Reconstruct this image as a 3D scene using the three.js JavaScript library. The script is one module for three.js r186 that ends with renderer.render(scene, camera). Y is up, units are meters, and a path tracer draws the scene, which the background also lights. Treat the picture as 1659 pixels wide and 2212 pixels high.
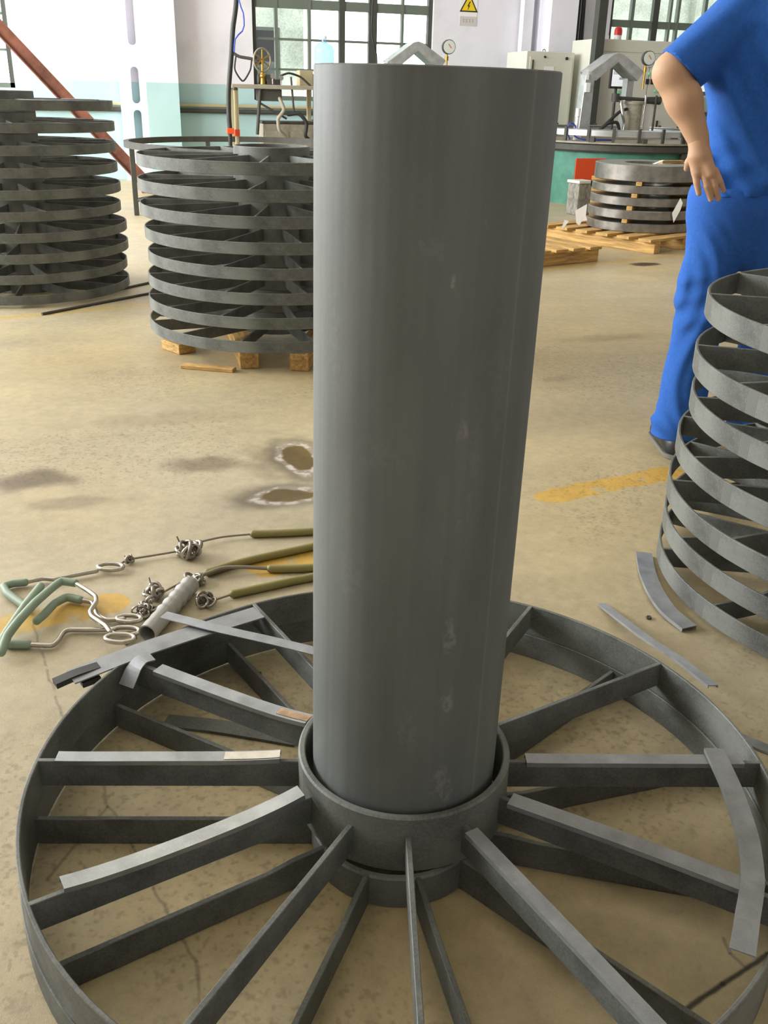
import * as THREE from 'three';
import { RoundedBoxGeometry } from 'three/addons/geometries/RoundedBoxGeometry.js';
import { mergeGeometries, mergeVertices, toCreasedNormals } from 'three/addons/utils/BufferGeometryUtils.js';
import { MarchingCubes } from 'three/addons/objects/MarchingCubes.js';
import { RectAreaLightUniformsLib } from 'three/addons/lights/RectAreaLightUniformsLib.js';

// ------------------------------------------------------------------ camera, sky, light, exposure
const scene = new THREE.Scene();
const renderer = new THREE.WebGLRenderer({ antialias: true });
renderer.toneMapping = THREE.LinearToneMapping;
renderer.toneMappingExposure = 1.06;
renderer.shadowMap.enabled = true;

const rad = THREE.MathUtils.degToRad;
const TURN = rad(17);                                        // the photographer stands turned 17 degrees to the hall
const camera = new THREE.PerspectiveCamera(57.27, 1659 / 2212, 0.05, 120);
camera.position.set(-0.424, 1.2, 1.253);
{
  const tilt = rad(24.018), roll = rad(1.477);
  const fwd = new THREE.Vector3(Math.sin(TURN) * Math.cos(tilt), -Math.sin(tilt), -Math.cos(TURN) * Math.cos(tilt));
  const right = new THREE.Vector3(Math.cos(TURN), 0, Math.sin(TURN));
  const up = new THREE.Vector3().crossVectors(right, fwd);
  const r2 = right.clone().multiplyScalar(Math.cos(roll)).addScaledVector(up, Math.sin(roll));
  const u2 = up.clone().multiplyScalar(Math.cos(roll)).addScaledVector(right, -Math.sin(roll));
  camera.quaternion.setFromRotationMatrix(new THREE.Matrix4().makeBasis(r2, u2, fwd.clone().negate()));
}
scene.add(camera);
scene.background = new THREE.Color(0.92, 0.95, 1.0).multiplyScalar(6);   // bright overcast sky

// daylight entering by the tall windows of the left side wall (built below, same places and sizes)
RectAreaLightUniformsLib.init();
const SIDE_X = -6.5, SIDE_WINDOWS = [-11.2, -7.8, -4.4];
for (const z of SIDE_WINDOWS) {
  const l = new THREE.RectAreaLight(new THREE.Color(0.96, 0.965, 1.0), 18, 3.0, 3.0);
  l.position.set(SIDE_X + 0.06, 3.1, z); l.lookAt(0, 3.1 - 0.0001, z); l.castShadow = true; scene.add(l);
}

// ------------------------------------------------------------------ helpers
const FILL_LAMPS = [[-2.2, 5.4, 0.4], [2.6, 5.4, 0.4], [0.2, 5.4, -5.2], [5.4, 5.4, -5.2]];   // added warm fill lamps under the ceiling, out of view, built below
for (const [x, y, z] of FILL_LAMPS) { const l = new THREE.RectAreaLight(new THREE.Color(1, 0.89, 0.62), 4, 2.4, 0.3); l.position.set(x, y - 0.05, z); l.rotation.x = -Math.PI / 2; l.castShadow = true; scene.add(l); }
let seed = 7;
const rnd = () => { seed = (seed * 1664525 + 1013904223) >>> 0; return seed / 4294967296; };
const rr = (a, b) => a + (b - a) * rnd();
const V3 = (x, y, z) => new THREE.Vector3(x, y, z);
const lin = (r, g, b) => new THREE.Color().setRGB(r, g, b);
const used = new Map();
const numbered = (n) => { const k = used.get(n) ?? 0; used.set(n, k + 1); return k ? `${n}_${String(k).padStart(3, '0')}` : n; };
function shade(o) { o.traverse((m) => { if (m.isMesh) { m.castShadow = true; m.receiveShadow = true; } }); return o; }
function thing(name, label, category, pos = [0, 0, 0], turn = 0, group) {
  const o = new THREE.Group(); o.name = numbered(name); o.position.set(...pos); o.rotation.y = turn;
  o.userData = { label, category }; if (group) o.userData.group = group;
  scene.add(o); return o;
}
function single(name, geo, m, label, category, pos = [0, 0, 0], turn = 0, group) {
  const o = new THREE.Mesh(geo, m); o.name = numbered(name); o.position.set(...pos); o.rotation.y = turn;
  o.userData = { label, category }; if (group) o.userData.group = group;
  scene.add(o); return o;
}
function part(parent, name, geo, m, label) {
  const o = new THREE.Mesh(Array.isArray(geo) ? join(geo) : geo, m); o.name = name; if (label) o.userData.label = label;
  parent.add(o); return o;
}
function structure(name, geo, m, label) {
  const o = geo ? new THREE.Mesh(Array.isArray(geo) ? join(geo) : geo, m) : new THREE.Group();
  o.name = name; o.userData = { kind: 'structure', label }; scene.add(o); return o;
}
function join(list) {
  return mergeGeometries(list.map((g) => { g = g.index ? g.toNonIndexed() : g; for (const k of Object.keys(g.attributes)) if (!['position', 'normal', 'uv'].includes(k)) g.deleteAttribute(k); return g; }));
}
const at = (g, x, y, z, rx = 0, ry = 0, rz = 0) => g.applyMatrix4(new THREE.Matrix4().compose(V3(x, y, z), new THREE.Quaternion().setFromEuler(new THREE.Euler(rx, ry, rz)), V3(1, 1, 1)));
function uvBox(g) {                                          // uv in metres by the way each face points
  g = g.index ? g.toNonIndexed() : g; g.computeVertexNormals === undefined;
  const p = g.attributes.position, n = g.attributes.normal, uv = new Float32Array(p.count * 2);
  for (let i = 0; i < p.count; i++) {
    const ax = Math.abs(n.getX(i)), ay = Math.abs(n.getY(i)), az = Math.abs(n.getZ(i));
    const [u, v] = ay > ax && ay > az ? [p.getX(i), p.getZ(i)] : ax > az ? [p.getZ(i), p.getY(i)] : [p.getX(i), p.getY(i)];
    uv[2 * i] = u; uv[2 * i + 1] = v;
  }
  g.setAttribute('uv', new THREE.BufferAttribute(uv, 2)); return g;
}
const box = (w, h, d, x = 0, y = 0, z = 0) => uvBox(new THREE.BoxGeometry(w, h, d).translate(x, y, z));
const span = (x0, x1, y0, y1, z0, z1) => box(x1 - x0, y1 - y0, z1 - z0, (x0 + x1) / 2, (y0 + y1) / 2, (z0 + z1) / 2);
const rbox = (w, h, d, r = 0.004, x = 0, y = 0, z = 0) => new RoundedBoxGeometry(w, h, d, 2, Math.min(r, w / 2.1, h / 2.1, d / 2.1)).translate(x, y, z);
const cyl = (r0, r1, h, x = 0, y = 0, z = 0, n = 24) => new THREE.CylinderGeometry(r1, r0, h, n).translate(x, y + h / 2, z);
const curve = (pts, closed = false, tension = 0.5) => new THREE.CatmullRomCurve3(pts.map((p) => V3(...p)), closed, 'catmullrom', tension);
const tube = (pts, r, n = 48, sides = 10, closed = false, tension = 0.35) => {
  const c = curve(pts, closed, tension), g = new THREE.TubeGeometry(c, n, r, sides, closed);
  if (closed) return g;
  const caps = [0, 1].map((t) => { const e = new THREE.SphereGeometry(r, sides, 6); const p = c.getPoint(t); return e.translate(p.x, p.y, p.z); });
  return join([g, ...caps]);
};
const bar = (a, b, r, sides = 10) => { const A = V3(...a), B = V3(...b), d = B.clone().sub(A); const g = new THREE.CylinderGeometry(r, r, d.length(), sides); g.applyQuaternion(new THREE.Quaternion().setFromUnitVectors(V3(0, 1, 0), d.clone().normalize())); return g.translate((A.x + B.x) / 2, (A.y + B.y) / 2, (A.z + B.z) / 2); };
const lathe = (pts, n = 96) => { const g = new THREE.LatheGeometry(pts.map((p) => new THREE.Vector2(...p)), n); return toCreasedNormals(g, 0.5); };
// a closed profile [[across, up], ...] drawn along a line, kept upright
function sweep(pts, profile, n = 40, tension = 0.4) {
  const c = curve(pts, false, tension), P = [], idx = [], m = profile.length;
  const side = V3(), upv = V3();
  for (let i = 0; i <= n; i++) {
    const p = c.getPoint(i / n), t = c.getTangent(i / n);
    side.crossVectors(t, V3(0, 1, 0)).normalize(); upv.crossVectors(side, t).normalize();
    for (const [a, b] of profile) P.push(p.x + side.x * a + upv.x * b, p.y + side.y * a + upv.y * b, p.z + side.z * a + upv.z * b);
  }
  for (let i = 0; i < n; i++) for (let k = 0; k < m; k++) { const a = i * m + k, b = i * m + (k + 1) % m, d = a + m, e = b + m; idx.push(a, b, d, b, e, d); }
  const tri = THREE.ShapeUtils.triangulateShape(profile.map((q) => new THREE.Vector2(...q)), []);
  for (const [a, b, d] of tri) { idx.push(a, d, b); idx.push(n * m + a, n * m + b, n * m + d); }
  const g = new THREE.BufferGeometry(); g.setAttribute('position', new THREE.Float32BufferAttribute(P, 3)); g.setIndex(idx);
  g.computeVertexNormals(); const h = toCreasedNormals(g, 0.6);
  h.setAttribute('uv', new THREE.Float32BufferAttribute(new Float32Array(h.attributes.position.count * 2), 2));
  return uvBox(h);
}

// ------------------------------------------------------------------ textures
function hash(x, y) { let h = Math.imul(x | 0, 374761393) + Math.imul(y | 0, 668265263) | 0; h = Math.imul(h ^ (h >>> 13), 1274126177); return ((h ^ (h >>> 16)) >>> 0) / 4294967296; }
function noise(x, y) {
  const xi = Math.floor(x), yi = Math.floor(y); let u = x - xi, v = y - yi; u = u * u * (3 - 2 * u); v = v * v * (3 - 2 * v);
  const a = hash(xi, yi), b = hash(xi + 1, yi), c = hash(xi, yi + 1), d = hash(xi + 1, yi + 1);
  return a + (b - a) * u + (c - a) * v + (a - b - c + d) * u * v;
}
const fbm = (x, y, o = 4) => { let s = 0, a = 0.5, t = 0; for (let i = 0; i < o; i++) { s += a * noise(x, y); t += a; x = x * 2.03 + 17.1; y = y * 2.03 + 9.7; a *= 0.5; } return s / t; };
const smooth = (a, b, x) => { const t = Math.min(1, Math.max(0, (x - a) / (b - a))); return t * t * (3 - 2 * t); };
function texture(w, h, fn, srgb = true) {
  const d = new Uint8Array(w * h * 4);
  for (let j = 0; j < h; j++) for (let i = 0; i < w; i++) { const c = fn(i, j), o = (j * w + i) * 4; d[o] = c[0]; d[o + 1] = c[1]; d[o + 2] = c[2]; d[o + 3] = 255; }
  const t = new THREE.DataTexture(d, w, h); t.wrapS = t.wrapT = THREE.RepeatWrapping; t.magFilter = THREE.LinearFilter; t.minFilter = THREE.LinearMipmapLinearFilter; t.generateMipmaps = true;
  if (srgb) t.colorSpace = THREE.SRGBColorSpace; t.needsUpdate = true; return t;
}
// a tiling speckle, grey, for paint, steel and plaster
function speckle(base, amp, scale, size = 256, fine = 0.3) {
  return texture(size, size, (i, j) => {
    const tile = (f) => { const u = i / size, v = j / size; return f(i, j) * (1 - u) * (1 - v) + f(i - size, j) * u * (1 - v) + f(i, j - size) * (1 - u) * v + f(i - size, j - size) * u * v; };
    const n = tile((x, y) => fbm(x * scale / size + 40, y * scale / size + 40, 5)) - 0.5, f = hash(i * 7 + 3, j * 13 + 1) - 0.5, k = 1 + amp * (2 * n + fine * f);
    return base.map((c) => Math.max(0, Math.min(255, c * k)));
  });
}
const rep = (t, x, y = x) => { const c = t.clone(); c.repeat.set(x, y); c.needsUpdate = true; return c; };

// ------------------------------------------------------------------ floor: worn beige concrete, yellow lines, cracks, stains
const YELLOW = [[[-1.15, -0.765], [-0.48, -0.94]], [[-0.06, -1.03], [0.52, -1.18]], [[0.93, -1.315], [1.45, -1.42]], [[1.95, -1.56], [2.6, -1.74]]];
const YELLOW_FAR = [[[-4.2, -3.4], [-0.05, -4.66]], [[2.6, -5.35], [4.4, -5.93]]];
const CRACKS = [[[-0.66, -0.9], [-0.641, -0.76], [-0.616, -0.617], [-0.6, -0.56], [-0.59, -0.487], [-0.535, -0.318], [-0.51, -0.26], [-0.499, -0.174], [-0.46, -0.06], [-0.435, 0.047], [-0.412, 0.122], [-0.385, 0.21], [-0.379, 0.4]], [[-0.499, -0.174], [-0.55, -0.1], [-0.6, -0.02]], [[0.1, 0.53], [0.287, 0.479], [0.365, 0.456], [0.468, 0.425], [0.8, 0.33], [1.3, 0.19]], [[0.42, 0.44], [0.41, 0.41], [0.42, 0.38]]];
const seg = (x, z, a, b) => { const dx = b[0] - a[0], dz = b[1] - a[1], t = Math.min(1, Math.max(0, ((x - a[0]) * dx + (z - a[1]) * dz) / (dx * dx + dz * dz))); return Math.hypot(x - a[0] - t * dx, z - a[1] - t * dz); };
// wet rings: a damp middle inside a pale dried rim; oil: plain dark blots
const RINGS = [[0.20, -1.86, 0.075, 0.17], [0.10, -1.52, 0.125, 0.075]];
const BLOTS = [[-0.15, -1.86, 0.17, 0.09, 0.30], [-0.70, -1.84, 0.15, 0.10, 0.42], [-0.55, -1.62, 0.2, 0.06, 0.16], [0.13, -1.82, 0.16, 0.24, 0.22], [0.02, -1.53, 0.22, 0.1, 0.22], [3.79, -5.53, 0.16, 0.09, 0.75], [0.9, -2.9, 0.12, 0.06, 0.18], [1.6, -2.6, 0.15, 0.07, 0.12], [-0.2, -2.4, 0.4, 0.12, 0.10], [2.2, -3.3, 0.3, 0.1, 0.12], [1.2, -0.2, 0.2, 0.2, 0.12], [0.25, -0.4, 0.16, 0.1, 0.10]];
function floorColor(x, z, detail) {
  const big = fbm(x * 0.55 + 30, z * 0.55 + 60, 4), mid = fbm(x * 2.4 + 5, z * 2.4 + 90, 4), streak = fbm(x * 1.3 + 8, z * 5.5 + 3, 3);
  let k = 1 + 0.22 * (big - 0.5) + 0.13 * (mid - 0.5) + 0.08 * (streak - 0.5);
  let r = 182, g = 168, b = 135;
  const warm = fbm(x * 0.9 + 70, z * 0.9 + 11, 3) - 0.5; r *= 1 + 0.07 * warm; b *= 1 - 0.18 * warm;
  if (detail) {
    const fine = fbm(x * 38, z * 38, 3), pits = fbm(x * 120 + 9, z * 120 + 4, 2), worn = smooth(0.42, 0.62, fbm(x * 1.6 + 3.3, z * 1.6 + 1.2, 3));
    k *= 1 + 0.12 * (fine - 0.5) + 0.05 * (hash(x * 900, z * 900) - 0.5);
    k *= 1 - (0.03 + 0.13 * worn) * smooth(0.52, 0.9, pits);
  }
  else k *= 1 + 0.06 * (noise(x * 38, z * 38) - 0.5) + 0.07 * (hash(x * 900, z * 900) - 0.5);
  const near = detail ? YELLOW : YELLOW_FAR;
  for (const [a, bb] of near) {
    if (seg(x, z, a, bb) > 0.08) continue;
    const e = 0.058 + 0.02 * (noise(x * 30, z * 30) - 0.5), d = seg(x, z, a, bb), w = smooth(e, e - 0.012, d) * smooth(0.30, 0.52, fbm(x * 16 + 2, z * 16, 3) + 0.16);
    const w2 = w * (detail ? 0.8 : 0.3); r += (205 - r) * w2; g += (160 - g) * w2; b += (58 - b) * w2;
  }
  for (const [cx, cz, rx, rz, s] of BLOTS) {
    if (Math.abs(x - cx) > 1.7 * rx || Math.abs(z - cz) > 1.7 * rz) continue;
    const d = Math.hypot((x - cx) / rx, (z - cz) / rz) + 0.9 * (fbm(x * 9 + cx * 7, z * 9, 3) - 0.5);
    if (d < 1.5) { const w = s * smooth(1.15, 0.35, d); r *= 1 - 0.85 * w; g *= 1 - 0.92 * w; b *= 1 - w; }
  }
  for (const [cx, cz, rx, rz] of RINGS) {
    if (Math.abs(x - cx) > 2.1 * rx || Math.abs(z - cz) > 2.1 * rz) continue;
    const d = Math.hypot((x - cx) / rx, (z - cz) / rz) + 0.5 * (fbm(x * 14 + cx, z * 14, 3) - 0.5);
    if (d < 1.8) {
      const wet = smooth(0.82, 0.66, d), rim = smooth(0.62, 0.8, d) * smooth(1.15, 0.9, d) * (0.45 + 0.75 * smooth(0.4, 0.6, fbm(x * 45, z * 45, 2))), halo = smooth(1.7, 1.0, d) * (1 - wet) * 0.22;
      r *= 1 - 0.34 * wet - halo; g *= 1 - 0.40 * wet - halo; b *= 1 - 0.58 * wet - halo;
      r += (205 - r) * rim * 0.7; g += (196 - g) * rim * 0.7; b += (190 - b) * rim * 0.7;
    }
  }
  if (detail) for (const c of CRACKS) for (let i = 0; i + 1 < c.length; i++) {
    if (seg(x, z, c[i], c[i + 1]) > 0.03) continue;
    const wob = 0.012 * (fbm(x * 22 + 4, z * 22, 3) - 0.5), d = seg(x + wob, z - wob, c[i], c[i + 1]), strong = c === CRACKS[2];
    const w = smooth(strong ? 0.006 : 0.0042, 0.001, d) * (strong ? 0.6 : 0.2 * smooth(0.3, 0.55, fbm(x * 30, z * 30 + 7, 2) + 0.12)); k *= 1 - w;
  }
  return [r * k, g * k, b * k].map((c) => Math.max(0, Math.min(255, c)));
}
const NEAR = { x0: -2.2, x1: 2.4, z0: -3.2, z1: 1.4 }, HALL = { x0: SIDE_X, x1: 15, z0: -13.4, z1: 7, top: 6.2 };
const nearTex = texture(2048, 2048, (i, j) => floorColor(NEAR.x0 + (i + 0.5) / 2048 * 4.6, NEAR.z0 + (j + 0.5) / 2048 * 4.6, true));
const farTex = texture(1536, 1536, (i, j) => floorColor(HALL.x0 + (i + 0.5) / 1536 * 21.5, HALL.z0 + (j + 0.5) / 1536 * 20.4, false));
nearTex.wrapS = nearTex.wrapT = farTex.wrapS = farTex.wrapT = THREE.ClampToEdgeWrapping;
const grit = speckle([128, 128, 128], 0.5, 24, 512, 0.8); grit.colorSpace = THREE.NoColorSpace;
const floorMat = (map, n) => new THREE.MeshStandardMaterial({ map, roughness: 0.5, bumpMap: rep(grit, n), bumpScale: 0.0012 });
{
  const floor = structure('floor', null, null, 'worn beige concrete workshop floor with stains and cracks');
  const planar = (g, x0, z0, w, d) => { const p = g.attributes.position, uv = []; for (let i = 0; i < p.count; i++) uv.push((p.getX(i) - x0) / w, (p.getZ(i) - z0) / d); g.setAttribute('uv', new THREE.Float32BufferAttribute(uv, 2)); return g; };
  const s = new THREE.Shape([[HALL.x0 - 0.3, HALL.z0 - 0.3], [HALL.x1 + 0.3, HALL.z0 - 0.3], [HALL.x1 + 0.3, HALL.z1 + 0.3], [HALL.x0 - 0.3, HALL.z1 + 0.3]].map((p) => new THREE.Vector2(p[0], -p[1])));
  s.holes.push(new THREE.Path([[NEAR.x0, NEAR.z0], [NEAR.x0, NEAR.z1], [NEAR.x1, NEAR.z1], [NEAR.x1, NEAR.z0]].map((p) => new THREE.Vector2(p[0], -p[1]))));
  const far = new THREE.ExtrudeGeometry(s, { depth: 0.2, bevelEnabled: false }).rotateX(-Math.PI / 2).translate(0, -0.2, 0);
  part(floor, 'concrete_slab', planar(far, HALL.x0, HALL.z0, 21.5, 20.4), floorMat(farTex, 40));
  const near = new THREE.BoxGeometry(4.6, 0.2, 4.6).translate((NEAR.x0 + NEAR.x1) / 2, -0.1, (NEAR.z0 + NEAR.z1) / 2);
  part(floor, 'concrete_slab_001', planar(near, NEAR.x0, NEAR.z0, 4.6, 4.6), floorMat(nearTex, 10));
}

// ------------------------------------------------------------------ materials
const M = {};
const std = (name, o) => (M[name] = new THREE.MeshStandardMaterial(o));
const plaster = speckle([255, 255, 255], 0.10, 6, 256, 0.15), gritty = speckle([235, 235, 235], 0.22, 10, 256, 0.35), sooty = speckle([220, 220, 220], 0.5, 7, 256, 0.4);
std('wallWhite', { color: '#f1eff6', map: rep(plaster, 0.4), roughness: 0.9 });
std('wallCyan', { color: '#b9dbdd', map: rep(plaster, 0.4), roughness: 0.75 });
std('ceiling', { color: '#d9d6cf', map: rep(plaster, 0.3), roughness: 0.95 });
std('frame', { color: '#6b7468', roughness: 0.6 });
std('frameDark', { color: '#43463f', roughness: 0.6 });
std('pipeGrey', { color: '#6f7472', map: rep(gritty, 1.5), roughness: 0.6 });
std('wheel', { color: '#777a74', map: rep(sooty, 1.6), roughness: 0.58 });
std('trim', { color: '#999c9e', map: rep(gritty, 3), roughness: 0.42, metalness: 0.25 });
std('trimShiny', { color: '#a7acb1', map: rep(gritty, 3), roughness: 0.26, metalness: 0.6 });
std('ribbed', { color: '#a3a29b', roughness: 0.45 });
std('steel', { color: '#b9b4aa', roughness: 0.24, metalness: 0.95 });
std('wire', { color: '#8f887c', roughness: 0.4, metalness: 0.8 });
std('green', { color: '#8d9f8a', roughness: 0.55 });
std('olive', { color: '#88804c', roughness: 0.6 });
std('rust', { color: '#8d5a47', map: rep(sooty, 1.4), roughness: 0.8 });
std('wood', { color: '#d8ad68', map: rep(sooty, 1.2), roughness: 0.8 });
std('coil', { color: '#94918b', map: rep(gritty, 2), roughness: 0.28, metalness: 0.65 });
std('paper', { color: '#f2f1ee', roughness: 0.8 });
std('black', { color: '#23241f', roughness: 0.6 });
std('hose', { color: '#2b2c28', roughness: 0.55 });
std('beige', { color: '#b9ae8a', roughness: 0.65 });
std('machineGrey', { color: '#d8d8ca', roughness: 0.55 });
std('machineTan', { color: '#a9a390', map: rep(gritty, 1.5), roughness: 0.6 });
std('darkIron', { color: '#4b4a43', map: rep(gritty, 2), roughness: 0.6 });
std('turquoise', { color: '#4f8f7a', map: rep(gritty, 1), roughness: 0.6 });
std('orange', { color: '#e8521c', roughness: 0.6 });
std('brass', { color: '#b08a3e', roughness: 0.35, metalness: 0.8 });
std('fillGlow', { color: '#fff3d6', emissive: new THREE.Color(1, 0.89, 0.62), emissiveIntensity: 2.5, roughness: 0.5 });  // glow of the added, unseen fill lamps
std('blue', { color: '#3d55c4', roughness: 0.5 });
std('red', { color: '#d8322a', roughness: 0.4 });
std('lampGreen', { color: '#8fe0a8', roughness: 0.4 });
std('dial', { color: '#dfe6dd', roughness: 0.35 });
std('galvanised', { color: '#c3c6c4', map: rep(gritty, 1.5), roughness: 0.38, metalness: 0.6 });
std('concrete', { color: '#9b988d', map: rep(sooty, 1.5), roughness: 0.9 });
std('shirt', { color: '#2767c2', map: rep(speckle([235, 235, 235], 0.12, 30, 256, 0.6), 4), roughness: 0.9 });
std('trousers', { color: '#2b68c4', map: M.shirt.map, roughness: 0.9 });
std('skin', { color: '#c39a7a', roughness: 0.6 });
std('hair', { color: '#1c1815', roughness: 0.7 });
std('shoe', { color: '#2b2d2f', roughness: 0.35 });
std('soleGrey', { color: '#77746a', roughness: 0.7 });
std('bareGlint', { color: '#dcd8ce', map: rep(gritty, 6), roughness: 0.3, metalness: 0.7 });  // pale tone holds a painted glint as well as bare metal
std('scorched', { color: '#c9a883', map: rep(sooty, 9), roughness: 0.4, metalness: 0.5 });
std('outside', { color: '#b9beb0', map: rep(sooty, 0.2), roughness: 0.9 });
M.glass = new THREE.MeshPhysicalMaterial({ color: '#f1f5f1', roughness: 0.02, transmission: 1, thickness: 0, ior: 1.45 });
M.bottle = new THREE.MeshPhysicalMaterial({ color: '#b9cfe0', roughness: 0.12, transmission: 0.75, thickness: 0, ior: 1.45 });

// ------------------------------------------------------------------ hall shell
const WIN = { left: [-3.6, -1.27, 1.16, 4.2], mid: [1.95, 4.62, 1.08, 4.2], right: [7.5, 10.4, 1.3, 4.2] };
{
  const g = structure('wall_back', null, null, 'white plastered rear wall with pale blue painted dado');
  const Z0 = HALL.z0 - 0.3, Z1 = HALL.z0, D = 1.27, white = [], cyan = [];
  const put = (x0, x1, y0, y1) => { if (y0 < D) cyan.push(span(x0, x1, y0, Math.min(y1, D), Z0, Z1)); if (y1 > D) white.push(span(x0, x1, Math.max(y0, D), y1, Z0, Z1)); };
  let x = HALL.x0 - 0.3;
  for (const [x0, x1, y0, y1] of Object.values(WIN)) { put(x, x0, 0, HALL.top); put(x0, x1, 0, y0); put(x0, x1, y1, HALL.top); x = x1; }
  put(x, HALL.x1 + 0.3, 0, HALL.top);
  part(g, 'plaster', white, M.wallWhite); part(g, 'painted_dado', cyan, M.wallCyan, 'pale blue painted lower band of wall');
}
{
  const g = structure('wall_left', null, null, 'white side wall with tall windows'), parts = []; let z = HALL.z0;
  for (const c of SIDE_WINDOWS) { parts.push(span(HALL.x0 - 0.3, HALL.x0, 0, HALL.top, z, c - 1.5), span(HALL.x0 - 0.3, HALL.x0, 0, 1.6, c - 1.5, c + 1.5), span(HALL.x0 - 0.3, HALL.x0, 4.6, HALL.top, c - 1.5, c + 1.5)); z = c + 1.5; }
  parts.push(span(HALL.x0 - 0.3, HALL.x0, 0, HALL.top, z, HALL.z1)); part(g, 'plaster', parts, M.wallWhite);
}
structure('wall_right', span(HALL.x1, HALL.x1 + 0.3, 0, HALL.top, HALL.z0, HALL.z1), M.wallWhite, 'white side wall');
structure('wall_front', span(HALL.x0 - 0.3, HALL.x1 + 0.3, 0, HALL.top, HALL.z1, HALL.z1 + 0.3), M.wallWhite, 'white end wall');
structure('ceiling', span(HALL.x0 - 0.3, HALL.x1 + 0.3, HALL.top, HALL.top + 0.25, HALL.z0 - 0.3, HALL.z1 + 0.3), M.ceiling, 'pale hall ceiling');

for (const [x, y, z] of FILL_LAMPS) {
  const t = thing('fill_lamp', 'added fill lamp, long white batten under the hall ceiling', 'lamp', [x, y, z], 0, 'added fill lamps under the ceiling');
  part(t, 'housing', rbox(2.5, 0.08, 0.34, 0.01, 0, 0.03, 0), M.paper);
  part(t, 'fill_diffuser', rbox(2.4, 0.03, 0.3, 0.005, 0, -0.025, 0), M.fillGlow); for (const dx of [-0.9, 0.9]) part(t, 'hanger', bar([dx, 0.07, 0], [dx, HALL.top - y - 0.001, 0], 0.008, 6), M.darkIron);
}
// a steel window: bars of given places, and one pane in every field
function steelWindow(n, [x0, x1, y0, y1], xs, ys, zc, label, turned) {
  const w = structure(`window_${n}`, null, null, label);
  if (turned) { w.position.set(...turned); w.rotation.y = Math.PI / 2; }
  const t = 0.05;
  for (const [a, b] of [[x0, x0 + 0.06], [x1 - 0.06, x1]]) part(w, 'jamb', span(a, b, y0, y1, zc - t, zc + t), M.frameDark);
  part(w, 'head_rail', span(x0, x1, y1 - 0.06, y1, zc - t, zc + t), M.frame); part(w, 'sill_rail', span(x0, x1, y0, y0 + 0.06, zc - t, zc + t), M.frame);
  for (const [x, wd, m] of xs) part(w, 'mullion', span(x - wd / 2, x + wd / 2, y0 + 0.06, y1 - 0.06, zc - t * 0.8, zc + t * 0.8), M[m ?? 'frame']);
  for (const [y, wd] of ys) part(w, 'glazing_bar', span(x0 + 0.06, x1 - 0.06, y - wd / 2, y + wd / 2, zc - t * 0.6, zc + t * 0.6), M.frame);
  const X = [x0 + 0.06, ...xs.map((a) => a[0]), x1 - 0.06], Y = [y0 + 0.06, ...ys.map((a) => a[0]), y1 - 0.06];
  for (let i = 0; i + 1 < X.length; i++) for (let j = 0; j + 1 < Y.length; j++) part(w, 'pane', span(X[i] + 0.012, X[i + 1] - 0.012, Y[j] + 0.012, Y[j + 1] - 0.012, zc - 0.003, zc + 0.003), M.glass);
  return w;
}
const ZW = HALL.z0 - 0.1;
steelWindow(1, WIN.left, [[-3.1, 0.035], [-2.6, 0.035], [-2.1, 0.035], [-1.66, 0.035]], [[1.62, 0.03], [2.05, 0.03], [2.33, 0.11], [2.8, 0.03], [3.25, 0.03], [3.7, 0.03]], ZW, 'steel framed window beside the rusty diagonal beam');
steelWindow(2, WIN.mid, [[2.30, 0.045], [2.78, 0.045], [3.26, 0.085, 'frameDark'], [3.72, 0.12, 'frameDark'], [4.17, 0.035]], [[1.49, 0.028], [1.88, 0.03], [2.33, 0.12], [2.8, 0.03], [3.25, 0.03], [3.7, 0.03]], ZW, 'steel framed window with many panes above the valve bench');
steelWindow(3, WIN.right, [[7.91, 0.05], [8.32, 0.1, 'frameDark'], [8.58, 0.035], [8.72, 0.04], [9.2, 0.05], [9.7, 0.05], [10.05, 0.05]], [[1.75, 0.03], [2.29, 0.1], [2.8, 0.03], [3.3, 0.03], [3.8, 0.03]], ZW, 'steel framed window above the control cabinet');
SIDE_WINDOWS.forEach((z, i) => steelWindow(4 + i, [-1.5, 1.5, 1.6, 4.6], [[-0.9, 0.04], [-0.3, 0.04], [0.3, 0.04], [0.9, 0.04]], [[2.35, 0.04], [3.1, 0.06], [3.85, 0.04]], 0, 'tall steel framed window in the side wall', [HALL.x0 - 0.12, 0, z]));

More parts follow.
